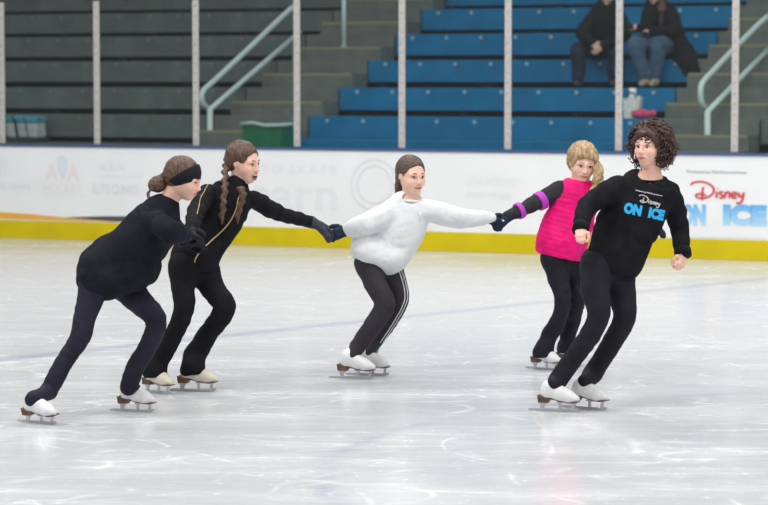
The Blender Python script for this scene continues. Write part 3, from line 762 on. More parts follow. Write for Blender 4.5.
def body_mesh(fg, chains, hd, neck, nr, hands, m='skin', feet=(), vox=.005, shrink=.013):
    S = Shape()
    for n_, (L, fl_) in enumerate(chains): S.chain(fg.c(L)[4 if n_ > 2 else 0:], .03, None if fl_ is None else (YD, fl_), -shrink)
    hd.skull(S, neck, nr)
    for h in hands: h(S)
    for a, b in feet: S.cone(a, b, .022, .02, .02)
    return S.mesh('body', M[m], fg.o, vox)
def ringpts(c, n, r1, r2, yd, N=24):
    n = unit(n); a = unit(np.array(yd)-n*np.dot(yd, n)); b = np.cross(n, a)
    return [c+a*r1*math.cos(t)+b*r2*math.sin(t) for t in np.linspace(0, 2*math.pi, N+1)]
def collar(fg, c, n, r1, r2, t, m, yd=(0, 1, 0), name='collar'):
    mb = MB(); mb.tube(ringpts(np.array(c), n, r1, r2, yd), t, 8); return mb.build(name, M[m], fg.o, True)
def surf_line(S, pts, off=.002, Yc=12):
    out = []
    for px, py in pts:
        o = W(px, py, Yc); h = S.hit(o, ray(px, py), 0, 4)
        if h is not None: out.append(h-unit(ray(px, py))*off)
    return out

def thin(L, f): return [(*e[:3], e[3]*f) for e in L]
# ---- A: skater with the headband, leftmost
A = Fig(12.85, 'person skating crouched in black headband, baggy navy-black sweater and leggings, last of chain', (92, 417))
tA = [(166, 205, 0, 11), (158, 219, 0, 21), (146, 236, 0, 26), (129, 254, 0, 27.5), (114, 266, 0, 27), (108, 270, 0, 24)]
aR = [(153, 220, -.14, 13), (171, 232, -.28, 11.5), (188, 236, -.12, 7.0)]; aL = [(163, 216, .16, 12), (176, 232, .26, 10.5), (187, 243, .10, 6.5)]
lR = [(97, 272, -.05, 18), (92, 294, -.09, 15), (84, 320, -.14, 11.5), (80, 338, -.17, 10.5), (63, 364, -.20, 9.8), (49, 391, -.22, 9.4)]
lL = [(118, 276, .08, 20), (136, 298, .04, 15), (156, 319, -.04, 11), (150, 342, .02, 10.2), (136, 366, .06, 9.6), (129, 386, .08, 9.4)]
aR, aL, lR, lL, tA = thin(aR, .93), thin(aL, .95), thin(lR, .90), thin(lL, .89), thin(tA, .95)
skA1 = skate(A.o, (18, 421.4), (58.5, 425.3), .90, A.p((48, 396, -.25)), tilt=-.15); skA2 = skate(A.o, (114, 410.7), (153, 412.7), .90, A.p((128, 390, .08)))
S = Shape(); S.chain(A.c(tA), .04, (YD, 1.05)); S.chain(A.c(aR), .03); S.chain(A.c(aL), .03)
S.chain(A.c([(100.5, 270, -.02, 18.5), (101, 275, 0, 18), (119, 277, 0, 17.5), (144, 270, 0, 15)]), .05, (YD, 1.6)); S.chain(A.c([(106, 251, 0, 14), (101, 262, 0, 18)]), .05, (YD, 1.3))
S.mesh('sweater', M['navyblack'], A.o, .0055, folds(.007, 8, .006, 22, 1))
S = pants(A, lR, lL, skA1, skA2, .042, .15, .11, ((76, 279, 0), (156, 279, 0)))
for sk in (skA1, skA2): S.cone(sk[1](-.04, 0, .15), sk[1](-.088, 0, .09), .034, .020, .04)
S.mesh('leggings', M['navyleg'], A.o, .005, folds(.002, 10, .002, 30, 2))
hA = Head(A.p((184, 178.5, -.02)), .216, 78, 20)
w1, w2 = A.p((187, 236, -.12)), A.p((187, 243, .10))
h1 = lambda S, i=0.: hand(S, w1, unit(A.p((199, 231, .1))-w1), (0, .3, -1), (0, -1, .2), .15, 1.0, i)
h2 = lambda S, i=0.: hand(S, w2, unit(A.p((199, 243, .2))-w2), (0, -.3, -1), (0, -1, .2), .15, .9, i)
body_mesh(A, [(tA, .9), (aR, None), (aL, None), (lR, None), (lL, None)], hA, A.p((165, 206, 0)), .050, [h1, h2], feet=[(skA1[1](-.05, 0, .13), skA1[1](.08, 0, .09)), (skA2[1](-.05, 0, .13), skA2[1](.08, 0, .09))])
S = Shape(); h1(S, .004); S.mesh('glove', M['glove_black'], A.o, .004); S = Shape(); h2(S, .004); S.mesh('glove', M['glove_black'], A.o, .004)
hA.face(A.o, smile=.4)
S = Shape(); hA.cap(S, .035); S.mesh('hair', M['hair_chest'], A.o, .004, folds(.002, 30, .002, 60))
S = Shape(); b_ = A.p((157.5, 184.5, -.0)); S.ell(b_, (.050, .05, .045), None, .02); S.cone(b_, hA.P(-.40, 0, -.02), .026, .032, .02)
for k in range(9):
    a = k*.7; S.cone(b_+np.array([math.cos(a), math.sin(a)*.8, math.sin(a*1.7)*.6])*.038, b_+np.array([math.cos(a+1.2), math.sin(a+1.2)*.8, math.cos(a)*.7])*.038, .014, .012, .006)
S.mesh('hair_bun', M['hair_chest'], A.o, .004, folds(.003, 30, .002, 60))
mb = MB(); rr = random.Random(2)
for k in range(9): mb.tube(catmull([b_+np.array([-.03, 0, -.02]), b_+np.array([-.04-.02*rr.random(), -.02+.04*rr.random(), -.05]), b_+np.array([-.02-.05*rr.random(), .02, -.075-.02*rr.random()])]), .0016, 4)
mb.build('stray_hair', M['hair_chest'], A.o, True)
S = Shape(); S.ell(hA.P(-.10, 0, .13), (.49*hA.H, .415*hA.H, .455*hA.H), hA.R, .01)
n = unit(hA.f*.12+hA.u); S.cut(hA.P(0, 0, .20), unit(hA.u-hA.f*1.25), .5); S.cut(hA.P(.0, 0, -.22), -unit(hA.u-hA.f*.66), .5); S.mesh('headband', M['glove_black'], A.o, .004)
collar(A, A.p((168.5, 207, 0)), hA.P(0, 0, -.2)-A.p((165, 208, 0)), .066, .052, .011, 'navyblack')

# ---- B: braided skater
B = Fig(13.85, 'person skating with mouth open, long brown braids and black jacket with gold zip', (178, 392))
tB = [(236, 190, 0, 9), (229, 200, 0, 19), (219, 215, 0, 22.5), (206, 238, 0, 21), (195, 256, 0, 20.5), (192, 264, 0, 19)]
aR = [(208, 193, -.05, 10.5), (196, 212, -.25, 9), (191, 233, -.48, 6.6)]; aL = [(254, 199, .05, 10), (278, 213, .18, 7.8), (310, 221.5, .36, 6.3)]
lR = [(184, 266, -.04, 16), (183, 290, -.1, 12.4), (184, 310, -.15, 10.8), (172, 338, -.12, 10.4), (158, 360, -.08, 11.2)]
lL = [(202, 266, .05, 17), (212, 288, .02, 13.5), (225, 308, -.03, 11.5), (208, 334, .02, 10.8), (195, 356, .04, 12.0)]
aR, aL, lR, lL, tB = thin(aR, .93), thin(aL, .92), thin(lR, .90), thin(lL, .89), thin(tB, .97)
k1 = skate(B.o, (139.5, 391), (172, 395), .93, B.p((155, 368, -.06)), 'boot_tan'); k2 = skate(B.o, (171, 390.6), (217, 392), .97, B.p((187, 364, .04)), 'boot_tan')
S = Shape(); S.chain(B.c(tB), .04, (YD, .72)); S.chain(B.c(aR), .025); S.chain(B.c(aL), .025); S.cone(B.p((234, 193, 0)), B.p((238, 183.5, .0)), .062, .056, .015)
S.cut(B.p((196, 270, 0)), B.p((196, 280, 0))-B.p((201, 262, 0)), .2); SB = S
S.mesh('jacket', M['black'], B.o, .005, folds(.004, 9, .004, 24, 3))
mb = MB(); zl = surf_line(SB, catmull([(244.5, 188), (238.5, 198), (236.5, 208), (231, 220), (222, 231), (212, 240), (203, 249), (197, 256), (194, 263)], 4), .003)
if len(zl) > 3: mb.tube(zl, .0042, 6)
zl = surf_line(SB, catmull([(213, 180.5), (208, 184.5), (204, 192), (200.5, 198), (199, 206), (197, 214)], 4), .002)
if len(zl) > 3: mb.tube(zl, .0024, 5)
mb.build('zip', M['gold'], B.o, True)
S = pants(B, lR, lL, k1, k2, .074, .14, .105)
S.mesh('trousers', M['black'], B.o, .005, folds(.004, 8, .003, 24, 4))
hB = Head(B.p((244, 162, 0)), .224, 60, 12, -3)
w1, w2 = B.p((191, 232, -.48)), B.p((311, 222, .37))
h1 = lambda S, i=0.: hand(S, w1, unit(B.p((191, 244, -.62))-w1), (.3, 1, 0), (1, 0, 0), .16, .9, i)
h2 = lambda S, i=0.: hand(S, w2, unit(B.p((340, 233, .55))-w2), (-.35, .1, -.85), (.2, -.9, -.1), .215, .5, i)
body_mesh(B, [(tB[:-1], .6), (aR, None), (aL, None), (lR, None), (lL, None)], hB, B.p((237, 188, 0)), .048, [h1, h2], feet=[(k1[1](-.05, 0, .13), k1[1](.08, 0, .09)), (k2[1](-.05, 0, .13), k2[1](.08, 0, .09))])
S = Shape(); h1(S, .004); S.mesh('glove', M['glove_black'], B.o, .004); S = Shape(); h2(S, .008); S.cone(w2-np.array([.03, 0, -.005]), w2, .036, .034, .02); S.mesh('glove', M['glove_char'], B.o, .004)
hB.face(B.o, openm=True, smile=1.0)
S = Shape(); hB.cap(S, .040, .17); S.mesh('hair', M['hair_chest'], B.o, .004, folds(.002, 30, .002, 60))
def braid(fg, pts, m, n=13, r=.017):
    P = catmull([fg.p(q) for q in pts], 8); S = Shape(); N = len(P)
    for k in range(n):
        i = int(k/(n-1)*(N-2)); t = unit(P[i+1]-P[i]); sd = unit(np.cross(t, [0, 1, 0])); g = 1 if k % 2 else -1; rr_ = r*(1-.25*k/n)
        S.cone(P[i]+sd*g*rr_*.7, P[i]-sd*g*rr_*.3+t*.022, rr_*.85, rr_*.7, .006)
    S.cone(P[-3], P[-1]+np.array([0, 0, -.04]), r*.75, r*.25, .006)
    for a, b in zip(P[:-1:3], P[3::3]): S.cone(a, b, r*.6, r*.6, .01)
    return S.mesh('braid', M[m], fg.o, .0035)
braid(B, [(228, 160, .03), (225.5, 172, -.04), (225, 186, -.12), (223.5, 202, -.15), (222, 217, -.15)], 'hair_chest', 15, .0185)
braid(B, [(240, 188, -.12), (243, 194, -.135), (241, 204, -.14), (237.5, 217, -.14)], 'hair_chest', 9, .016)

# ---- C: white sweatshirt skater
Cc = Fig(14.5, 'person skating in white sweatshirt and dark leggings with white side stripes, arms spread', (362, 378))
tC = [(410, 208, 0, 13), (406, 214, 0, 20), (398, 229, 0, 25), (387, 243, 0, 26.5), (380, 249, 0, 24), (386, 254, 0, 18)]
aR = [(388, 213, -.05, 12.5), (367, 224, -.14, 11.5), (347, 230, -.05, 7.4)]; aL = [(431, 211, .0, 13), (461, 218, .06, 10.5), (491, 218, .14, 5.8)]
lR = [(369, 262, -.05, 15), (375, 284, -.1, 12.3), (385, 304, -.14, 10.8), (373, 325, -.1, 10.2), (358, 346, -.06, 8.8)]
lL = [(388, 264, .06, 14), (396, 283, .05, 11.8), (399.5, 301, .03, 9.8), (389, 322, .1, 8.9), (374.5, 343, .12, 7.5)]
aR, aL, lR, lL, tC = thin(aR, .88), thin(aL, .88), thin(lR, .87), thin(lL, .87), thin(tC, .93)
k1 = skate(Cc.o, (332, 378), (374, 379.5), .97, Cc.p((357, 347, -.06))); k2 = skate(Cc.o, (349, 374.8), (388.5, 376), .93, Cc.p((374, 345, .12)))
S = Shape(); S.chain(Cc.c(tC), .04, (YD, .68)); S.chain(Cc.c(aR), .03); S.chain(Cc.c(aL), .03)
S.chain(Cc.c([(367, 244, 0, 13), (369, 250, 0, 14), (387, 258, 0, 12.5), (396, 256, 0, 10)]), .04, (YD, 1.75)); S.ell(Cc.p((411, 198, -.03)), (.056, .075, .030), None, .012, neg=True)
S.mesh('sweatshirt', M['white_fleece'], Cc.o, .005, folds(.004, 7, .0030, 24, 5, (.8, .8, 1.2))); SC = S
mb = MB(); zl = surf_line(SC, [(419.5, 212), (420.5, 216), (419.5, 220)], .002); 
if len(zl) > 1: mb.tube(zl, .006, 6); mb.build('small_logo', M['blue_print'], Cc.o, True)
S = pants(Cc, lR, lL, k1, k2, .040, .15, .12, ((350, 254, 0), (402, 262, 0)))
S.mesh('leggings', M['greyleg'], Cc.o, .005, folds(.002, 10, .002, 30, 6)); SL = S
for dx in (0, 2.6):
    mb = MB(); zl = surf_line(SL, catmull([(398+dx, 268), (403.0+dx, 283), (405.0+dx, 297), (401.5+dx, 308), (395.5+dx, 319), (388+dx, 331), (380+dx, 343)], 5), .001)
    if len(zl) > 3: mb.tube(zl, .0026, 5); mb.build('side_stripe', M['white'], Cc.o, True)
hC = Head(Cc.p((411.5, 175.5, 0)), .226, 30, 9, 0)
w1, w2 = Cc.p((347, 230.5, -.05)), Cc.p((490, 218.5, .14))
h1 = lambda S, i=0.: hand(S, w1, unit(Cc.p((331, 236, -.1))-w1), (.1, 1, -.3), (.2, 0, 1), .155, .8, i)
h2 = lambda S, i=0.: hand(S, w2, unit(Cc.p((502, 226, .18))-w2), (0, 1, -.3), (.2, 0, 1), .15, .7, i)
body_mesh(Cc, [(tC[:-1], .55), (aR, None), (aL, None), (lR, None), (lL, None)], hC, Cc.p((409, 205, 0)), .042, [h1, h2], 'skin_pale', feet=[(k1[1](-.05, 0, .13), k1[1](.08, 0, .09)), (k2[1](-.05, 0, .13), k2[1](.08, 0, .09))])
S = Shape(); h1(S, .004); S.mesh('glove', M['glove_navy'], Cc.o, .004); S = Shape(); h2(S, .002); S.mesh('glove', M['glove_navy'], Cc.o, .004)
hC.face(Cc.o, smile=.5)
S = Shape(); hC.cap(S, .035, .19); S.mesh('hair', M['hair_brown'], Cc.o, .004, folds(.002, 30, .002, 60))
S = Shape(); S.chain([(hC.P(-.38, -.02, .0), .030), (hC.P(-.50, -.06, -.12), .024), (Cc.p((399, 187, .06)), .022), (Cc.p((396, 193, .05)), .009)], .02); S.mesh('ponytail', M['hair_brown'], Cc.o, .004, folds(.004, 20, .003, 50))
collar(Cc, Cc.p((411, 201.5, -.005)), hC.P(0, 0, -.3)-Cc.p((409, 206, 0)), .058, .064, .010, 'white_fleece')
mb = MB(); q = Cc.p((373, 349, .12)); mb.tube([Cc.p((376, 341, .12)), Cc.p((370.5, 351, .12))], [.040, .046], 14); mb.build('green_sock', M['green_sock'], Cc.o, True)

# ---- D: girl in pink vest
D = Fig(14.9, 'person skating in bright pink quilted vest over black sleeves with magenta bands, blonde side ponytail', (548, 369))
tD = [(579, 188, 0, 11), (577, 196, 0, 17), (574, 208, 0, 18.5), (567, 228, 0, 22.5), (561, 246, 0, 21.5), (561, 254, 0, 20.5)]
aR = [(560, 190.5, 0, 9.5), (540, 201, -.05, 8.2), (508, 216, -.17, 6.4)]; aL = [(594, 193, .02, 9), (621, 212, -.16, 8), (650, 223, -.36, 6.2)]
lR = [(555, 258, -.03, 14.5), (559, 280, -.06, 11.5), (563, 297, -.1, 9.3), (559, 318, -.07, 8.5), (549, 336, -.02, 8.8)]
lL = [(570, 262, .04, 13), (576, 280, .03, 10.5), (577.5, 298, .0, 9), (573, 318, .1, 8.3), (568, 336, .13, 8.6)]
aR, aL, lR, lL, tD = thin(aR, .94), thin(aL, .94), thin(lR, .88), thin(lL, .88), thin(tD, .97)
k1 = skate(D.o, (526, 368), (561, 371), .86, D.p((546, 345, 0))); k2 = skate(D.o, (552, 363), (584, 366.5), .84, D.p((567, 342, .13)))
S = Shape(); S.chain(D.c(tD), .04, (YD, .66)); S.chain(D.c([(561, 244, -.02, 20.5), (560, 252, -.02, 19.5)]), .04, (YD, .95)); S.cone(D.p((578, 190, 0)), D.p((580.5, 179.5, -.01)), .075, .062, .02)
S.cut(D.p((560, 257, 0)), D.p((562, 280, 0))-D.p((567, 257, 0)), .25)
S.cut(D.p((580, 179.5, 0)), unit(np.array([.1, -.1, 1])), .08)
def quilt(P):
    ax = unit(D.p((579, 186, 0))-D.p((561, 252, 0))); t = (P-D.p((561, 252, 0)))@ax
    return -.0016*np.exp(-((((t/.030) % 1)-.5)/.14)**2)+folds(.003, 9, .003, 24, 7)(P)
S.mesh('vest', M['pink'], D.o, .005, quilt); SD = S
mb = MB(); zl = surf_line(SD, catmull([(587, 190), (589, 198), (588, 212), (584, 232), (580, 250), (578, 257)], 4), .0015)
if len(zl) > 3: mb.tube(zl, .003, 5); mb.build('zip', M['magenta'], D.o, True)
S = Shape(); S.chain(D.c(aR), .025); S.chain(D.c(aL), .025); S.chain(D.c([(579, 196, 0, 13), (570, 215, 0, 15)]), .03, (YD, .6)); 
for q in (aR[0], aL[0]): S.cone(D.p(q), D.p((578, 194, 0)), .058, .06, .03)
S.mesh('long_sleeve_top', M['dgrey'], D.o, .005, folds(.003, 10, .003, 26, 8))
for L_, q0, q1 in ((aR, (542.5, 198.5, -.04), (537.0, 201.6, -.06)), (aR, (521.6, 209.4, -.12), (517, 211.6, -.135)), (aL, (602, 198, -.02), (607, 201.5, -.05))):
    S = Shape(); S.chain(D.c(L_), .025, None, .0065); a, b = D.p(q0), D.p(q1); u_ = unit(b-a); S.cut(a, -u_, .9); S.cut(b, u_, .9)
    S.mesh('sleeve_band', M['magenta'], D.o, .004)
S = pants(D, lR, lL, k1, k2, .070, .125, .095, ((541, 252, 0), (579, 256, 0)))
S.mesh('trousers', M['legging'], D.o, .005, folds(.004, 9, .004, 24, 9))
hD = Head(D.p((582.5, 163, -.01)), .225, 9, 17, 7)
w1, w2 = D.p((508, 216.5, -.17)), D.p((651, 223, -.36))
h1 = lambda S, i=0.: hand(S, w1, unit(D.p((496, 226, -.24))-w1), (.3, 1, -.3), (-.3, 0, 1), .15, .9, i)
h2 = lambda S, i=0.: hand(S, w2, unit(D.p((662, 231, -.44))-w2), (-.3, -.2, -1), (.5, -.3, -.5), .15, .3, i)
body_mesh(D, [(tD[:-2], .55), (aR, None), (aL, None), (lR, None), (lL, None)], hD, D.p((580, 186, 0)), .040, [h1, h2], 'skin_pale', feet=[(k1[1](-.05, 0, .13), k1[1](.07, 0, .09)), (k2[1](-.05, 0, .13), k2[1](.07, 0, .09))])
S = Shape(); h1(S, .006); SG = S; S.mesh('glove', M['glove_navy'], D.o, .004)
S = Shape(); h2(S, .004); S.mesh('glove', M['glove_black'], D.o, .004)
zl = surf_line(SG, [(496, 219), (500, 219.5), (504, 221)], .002)
if len(zl) > 1: mb = MB(); mb.tube(zl, .005, 5); mb.build('glove_print', M['white'], D.o, True)
hD.face(D.o, smile=.9, browm='hair_blond')
S = Shape(); hD.cap(S, .09, .15); S.ell(hD.P(.20, .0, .27), (.17*hD.H, .30*hD.H, .10*hD.H), hD.R, .02); S.mesh('hair', M['hair_blond'], D.o, .004, folds(.003, 20, .003, 50))
S = Shape(); rr = random.Random(4)
for k in range(11):
    o_ = [D.p((594+rr.uniform(-1.5, 1.5), 160+rr.uniform(-3, 3), .02+rr.uniform(-.03, .05)))]
    for t, (x, y) in enumerate(((599, 170), (599, 180), (596.5, 189), (592, 197))):
        o_.append(D.p((x+3.2*math.sin(t*1.9+k*1.3)-k % 3, y, -.07+.035*math.cos(t*2+k))))
    P = catmull(o_, 4)
    for a, b in zip(P[:-1], P[1:]): S.cone(a, b, .011, .010, .006)
S.mesh('ponytail', M['hair_blond'], D.o, .004)

# ---- E: instructor
E = Fig(13.05, 'person with curly dark hair leading the chain in black printed sweatshirt and tight leggings', (575, 411))
tE = [(650, 189, 0, 11), (645, 192, 0, 21), (638, 205, 0, 28), (630, 222, 0, 26.5), (621, 240, 0, 26), (615, 256, 0, 24), (617, 266, 0, 21.5)]
aR = [(617, 187, -.04, 13.5), (588, 206, -.14, 10.5), (580.5, 229, -.30, 7.5)]; aL = [(669, 193, .04, 13), (678.5, 224, .10, 10), (683, 254, .0, 7.8)]
lR = [(599, 264, .0, 19), (595, 290, -.1, 15.5), (599, 314, -.14, 11.8), (590, 335, -.11, 11), (572, 360, -.07, 10.3), (558, 380, -.03, 10.2)]
lL = [(617, 268, .05, 19), (622, 295, .02, 15), (624.5, 318, 0, 11.8), (613, 341, .05, 10.8), (598, 365, .09, 10), (592, 375, .1, 10)]
aR, aL, lR, lL, tE = thin(aR, .89), thin(aL, .90), thin(lR, .89), thin(lL, .89), thin(tE, .95)
k1 = skate(E.o, (532.5, 410.4), (577, 412.3), .95, E.p((557, 384, -.03))); k2 = skate(E.o, (563.5, 407.5), (607, 411), .95, E.p((590, 376, .1)))
S = Shape(); S.chain(E.c(tE), .04, (YD, .62)); S.chain(E.c([(618, 250, 0, 20.5), (618, 266, -.01, 18.5)]), .04, (YD, 1.0)); S.chain(E.c(aR), .03); S.chain(E.c(aL), .03)
S.cut(E.p((623, 276, 0)), E.p((616, 290, 0))-E.p((622, 262, 0)), .3); S.ell(E.p((652.5, 175, -.04)), (.074, .09, .042), None, .012, neg=True)
S.mesh('sweatshirt', M['black'], E.o, .0055, folds(.005, 8, .005, 22, 10)); SE = S
for q, pr, r in ((aR[-1], aR[-2], .0455), (aL[-1], aL[-2], .047)):
    a, b = E.p(q), E.p(pr); u_ = unit(b-a); mb = MB(); mb.tube([a-u_*.012, a+u_*.03], r, 18); mb.build('cuff', M['black'], E.o, True)
S = pants(E, lR, lL, k1, k2, .044, .165, .13)
S.mesh('leggings', M['legging'], E.o, .005, folds(.0015, 10, .0015, 30, 11))
hE = Head(E.p((650, 146.5, 0)), .218, -38, 2, 0)
w1, w2 = E.p((580.5, 230, -.30)), E.p((683, 255, .0))
h1 = lambda S, i=0.: hand(S, w1, unit(E.p((580, 242, -.42))-w1), (.2, 1, -.2), (1, .2, 0), .135, 1.4, i, 1.6)
h2 = lambda S, i=0.: hand(S, w2, unit(E.p((680, 268, -.05))-w2), (-.6, .6, 0), (-.7, -.6, 0), .138, 1.4, i, 1.6)
body_mesh(E, [(tE[:-1], .5), (aR, None), (aL, None), (lR, None), (lL, None)], hE, E.p((653, 182, 0)), .046, [h1, h2], 'skin', feet=[(k1[1](-.05, 0, .13), k1[1](.08, 0, .09)), (k2[1](-.05, 0, .13), k2[1](.08, 0, .09))], vox=.0045)
hE.face(E.o, smile=.1, browm='hair_dark')
collar(E, E.p((651.5, 178.5, -.01)), (-.02, -.25, 1), .062, .070, .008, 'black')
mb = MB(); mb.tube(catmull([hE.P(.0, -.37, -.02), hE.P(.2, -.33, -.2), hE.P(.40, -.20, -.28)]), .0028, 6); mb.build('headset_microphone', M['mic'], E.o, True)
def project_text(S, V, F, cx, cy, wpx, ang, m, name, hgt=None, off=.0022):
    """drape flat lettering on the chest along the view-facing normal of the shirt"""
    V = np.array(V); lo, hi = V.min(0), V.max(0); sx = wpx/(hi[0]-lo[0]); sy = sx if hgt is None else hgt/(hi[1]-lo[1])
    ca, sa = math.cos(ang), math.sin(ang); out = []
    import bmesh
    bm = bmesh.new(); vs = [bm.verts.new((float(v[0]), float(v[1]), 0)) for v in V]
    for f in F:
        if len(set(f)) < 3: continue
        try: bm.faces.new([vs[i] for i in f])
        except ValueError: pass
    bmesh.ops.triangulate(bm, faces=bm.faces[:])
    lim = 2.0/sx
    for _ in range(3):
        ed = [e_ for e_ in bm.edges if e_.calc_length() > lim]
        if not ed: break
        bmesh.ops.subdivide_edges(bm, edges=ed, cuts=1); bmesh.ops.triangulate(bm, faces=bm.faces[:])
    P = []
    for v in bm.verts:
        x = (v.co.x-(lo[0]+hi[0])/2)*sx; y = (v.co.y-(lo[1]+hi[1])/2)*sy
        px, py = cx+x*ca+y*sa, cy+x*sa-y*ca
        h = S.hit(W(px, py, 12.4), ray(px, py), 0, 1.6, .003)
        P.append(h-unit(ray(px, py))*off if h is not None else W(px, py, 13.05))
    bm.verts.index_update(); FF = [tuple(v.index for v in f.verts) for f in bm.faces]; bm.free()
    return mesh_obj(name, P, FF, m, E.o, False)
TA = math.radians(12)
V, F = text_mesh('Produced by Feld Entertainment', 1, .012); project_text(SE, V, F, 649.2, 193.2, 27, TA, M['white'], 'lettering', 1.9)
V, F = script_mesh(.17); project_text(SE, V, F, 649.3, 201.2, 23, TA, M['white'], 'script_lettering', 10.0, .003)
V, F = text_mesh('ON', 1, .075); project_text(SE, V, F, 632.9, 209.2, 18, TA, M['cyan'], 'block_lettering', 11.3)
V, F = text_mesh('ICE', 1, .075); project_text(SE, V, F, 656.5, 214, 16, TA, M['cyan'], 'block_lettering', 11)
# curly hair: a thick cap and several hundred ringlets
S = Shape(); hE.cap(S, .11, .12); S.ell(E.p((657, 152, .05)), (.072, .08, .105), None, .04)
S.ell(hE.P(.46, 0, -.16), (.33*hE.H, .31*hE.H, .42*hE.H), hE.R, .015, neg=True)
hc = S.mesh('hair', M['hair_dark'], E.o, .005, folds(.010, 26, .008, 48))
mb = MB(); rr = random.Random(11); n_ = 0
while n_ < 900:
    v = unit([rr.gauss(0, 1), rr.gauss(0, 1), rr.gauss(.1, 1)]); fl_, ll_, ul_ = v@hE.f, v@hE.l, v@hE.u
    if fl_ > .50 and ul_ < .45: continue
    if ul_ < -.85 or (fl_ > .25 and ul_ < .1 and abs(ll_) < .6): continue
    st = hE.P(-.12+fl_*.42, ll_*.38, .10+ul_*.40)
    Ln = (.052+.026*rr.random()+.018*max(0, ul_)+(.045*rr.random() if ul_ < .1 and fl_ < .3 else 0))*(1-.22*max(0, v[0]))
    if fl_ > .40: Ln = .055+.03*rr.random()
    dr = unit(v+np.array([rr.gauss(0, .35), rr.gauss(0, .35), rr.gauss(-.1, .3)])); p = st.copy(); pts = []; ph = rr.random()*6; N_ = 15
    if fl_ > .40: dr = unit(hE.f*.55-hE.u*.75+hE.l*rr.uniform(-.7, .7))
    sd = unit(np.cross(dr, [.3, .2, .9])); s2 = np.cross(dr, sd); r0 = .0085+.005*rr.random()
    for q in range(N_):
        t = q/(N_-1); g = np.array([0, 0, -1])*(t*1.1)
        p = p+unit(dr*(1-.4*t)+g)*Ln/N_*.9; a = ph+q*1.05*rr.choice([1, 1, 1.1])
        pts.append(p+(sd*math.cos(a)+s2*math.sin(a))*r0)
    mb.tube(pts, [.0042*(1-.35*(q/(N_-1))) for q in range(N_)], 5); n_ += 1
mb.build('curls', M['hair_dark'], hc, True)

# ---- spectators
dS = D0+RUN*2; 
def spY(px): 
    l = LB(px, 50, dS)[0]; return float((P0+BC*l+BN*dS)[1])
Y1 = spY(603); q = W(603, 58, Y1+.2)
G = Fig(Y1, 'person in black jacket and dark jeans seated left of the pair with clasped hands', None, (q[0], q[1], Z0+RISE*2))
t1 = [(607, 7, -.03, 7), (606, 14, -.03, 13), (606, 28, .05, 14.5), (606, 42, .14, 14), (605, 49, .2, 12.5)]
r1 = [(595, 15, -.05, 7), (582, 34, -.20, 6), (592, 42, -.42, 4.2)]; r2 = [(618, 15, -.05, 7), (625, 34, -.20, 6), (603, 46, -.40, 4.2)]
g1 = [(600, 51, .15, 9), (579, 50, -.28, 7.5), (579, 66, -.27, 6.2), (578, 81, -.25, 5)]; g2 = [(609, 51, .15, 9), (615, 50, -.28, 7.5), (614, 66, -.27, 6.2), (614, 80, -.25, 5)]
S = Shape(); S.chain(G.c(t1), .05, (YD, .75)); S.chain(G.c(r1), .04); S.chain(G.c(r2), .04); S.mesh('jacket', M['coat'], G.o, .010, folds(.01, 7, .008, 16, 20))
S = Shape(); S.chain(G.c(g1), .04); S.chain(G.c(g2), .04); S.mesh('jeans', M['djeans'], G.o, .010, folds(.005, 8, .004, 16, 21))
hG = Head(G.p((607, -5, -.12)), .235, 0, 12)
w1, w2 = G.p((592, 42.5, -.42)), G.p((602, 46, -.40))
body_mesh(G, [(t1, .7), (r1, None), (r2, None), (g1, None), (g2, None)], hG, G.p((607, 8, -.03)), .06, [lambda S: hand(S, w1, (.6, -.2, -.6), (0, 1, 0), (0, -.4, 1), .19, .8), lambda S: hand(S, w2, (-.6, -.2, -.5), (0, 1, 0), (0, -.4, 1), .19, .8)], 'skin', vox=.008, shrink=.02)
S = Shape(); hG.cap(S, .03); S.mesh('hair', M['hair_dark'], G.o, .008); hG.face(G.o)
for g in (g1, g2):
    a = G.p(g[-1]); S = Shape(); z = Z0+RISE+.05; S.cone((a[0], a[1]+.02, z), (a[0]-.03, a[1]-.20, z), .048, .042, .02, (np.array([0, 0, 1.]), .9)); S.cone((a[0], a[1], z+.05), a, .055, .055, .03); S.mesh('shoe', M['shoe'], G.o, .008)
Y2 = spY(655); q = W(660, 58, Y2+.2)
H_ = Fig(Y2, 'person in long black coat and blue jeans seated right of the pair with a phone', None, (q[0], q[1], Z0+RISE*2))
t2 = [(655, 4, -.02, 7), (658, 11, 0, 13), (664, 24, .08, 14), (668, 38, .14, 14), (668, 47, .2, 13.5)]
r1 = [(648, 13, -.05, 6.5), (646, 27, -.20, 5.5), (640, 27.5, -.36, 4.5)]; r2 = [(671, 13, -.03, 7), (674, 29, -.16, 6), (652, 31, -.34, 4.5)]
g1 = [(662, 50, .15, 9.5), (637, 43, -.26, 8.2), (640, 61, -.25, 6.4), (645, 78, -.22, 4.8)]; g2 = [(669, 50, .15, 9.5), (659, 43, -.26, 8.5), (657, 61, -.25, 6.6), (655, 78, -.22, 4.8)]
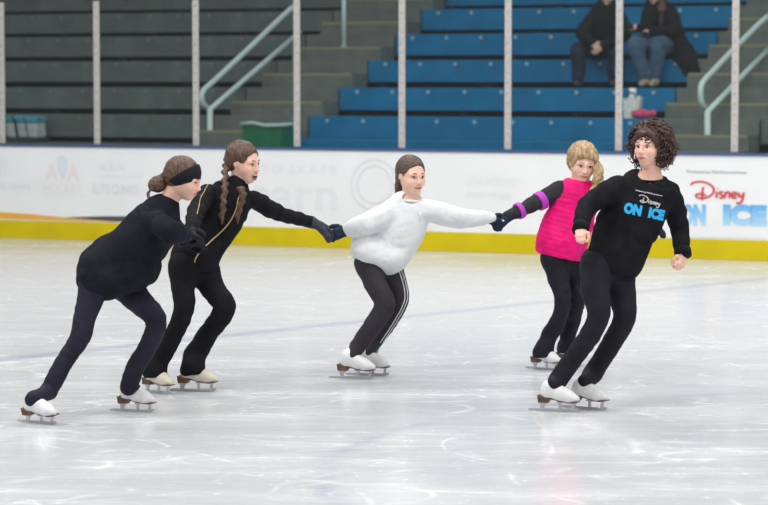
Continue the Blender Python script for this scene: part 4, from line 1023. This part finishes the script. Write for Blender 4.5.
S = Shape(); S.chain(H_.c(t2), .05, (YD, .75)); S.chain(H_.c(r1), .04); S.chain(H_.c(r2), .04)
S.chain(H_.c([(672, 40, .05, 12), (682, 53, -.08, 10), (691, 66, -.17, 8), (694, 71, -.19, 6)]), .05, (YD, .55))
S.mesh('coat', M['coat'], H_.o, .010, folds(.01, 7, .008, 16, 22))
S = Shape(); S.chain(H_.c(g1), .04); S.chain(H_.c(g2), .04); S.mesh('jeans', M['jeans'], H_.o, .010, folds(.005, 8, .004, 16, 23))
hH = Head(H_.p((654, -6, -.10)), .225, -20, 15)
w1, w2 = H_.p((641, 27.5, -.36)), H_.p((652, 31, -.34))
body_mesh(H_, [(t2, .7), (r1, None), (r2, None), (g1, None), (g2, None)], hH, H_.p((656, 6, -.02)), .05, [lambda S: hand(S, w1, (-1, -.2, 0), (0, .6, -.6), (0, -.3, 1), .175, .5), lambda S: hand(S, w2, (-1, -.2, .2), (0, .6, -.6), (0, -.3, 1), .175, .6)], 'skin', vox=.008, shrink=.02)
S = Shape(); hH.cap(S, .05); S.chain([(hH.P(-.2, .38, 0), .05), (H_.p((662, 8, -.17)), .045), (H_.p((661, 26, -.14)), .02)], .03, (YD, .5)); S.mesh('hair', M['hair_chest'], H_.o, .008, folds(.004, 16, .003, 30)); hH.face(H_.o)
for g in (g1, g2):
    a = H_.p(g[-1]); S = Shape(); z = Z0+RISE+.048; S.cone((a[0], a[1]+.03, z), (a[0]-.06, a[1]-.17, z), .046, .040, .02, (np.array([0, 0, 1.]), .9)); S.cone((a[0], a[1], z+.04), a+np.array([0, 0, .03]), .055, .058, .03); S.mesh('boot', M['tan'], H_.o, .008)
mb = MB(); q = H_.p((631, 27, -.46)); mb.box((-.06, -.006, -.03), (.03, .006, .045), (q, np.array([1., 0, 0]), unit([0, 1, .5]), unit([0, -.5, 1])), bev=.002)
o = mb.build('phone', M['strap'], None); tag(o, 'dark phone held between the seated pair', 'phone')
for o in bpy.data.objects:
    for k in ('_o', '_l'):
        if k in o: del o[k]
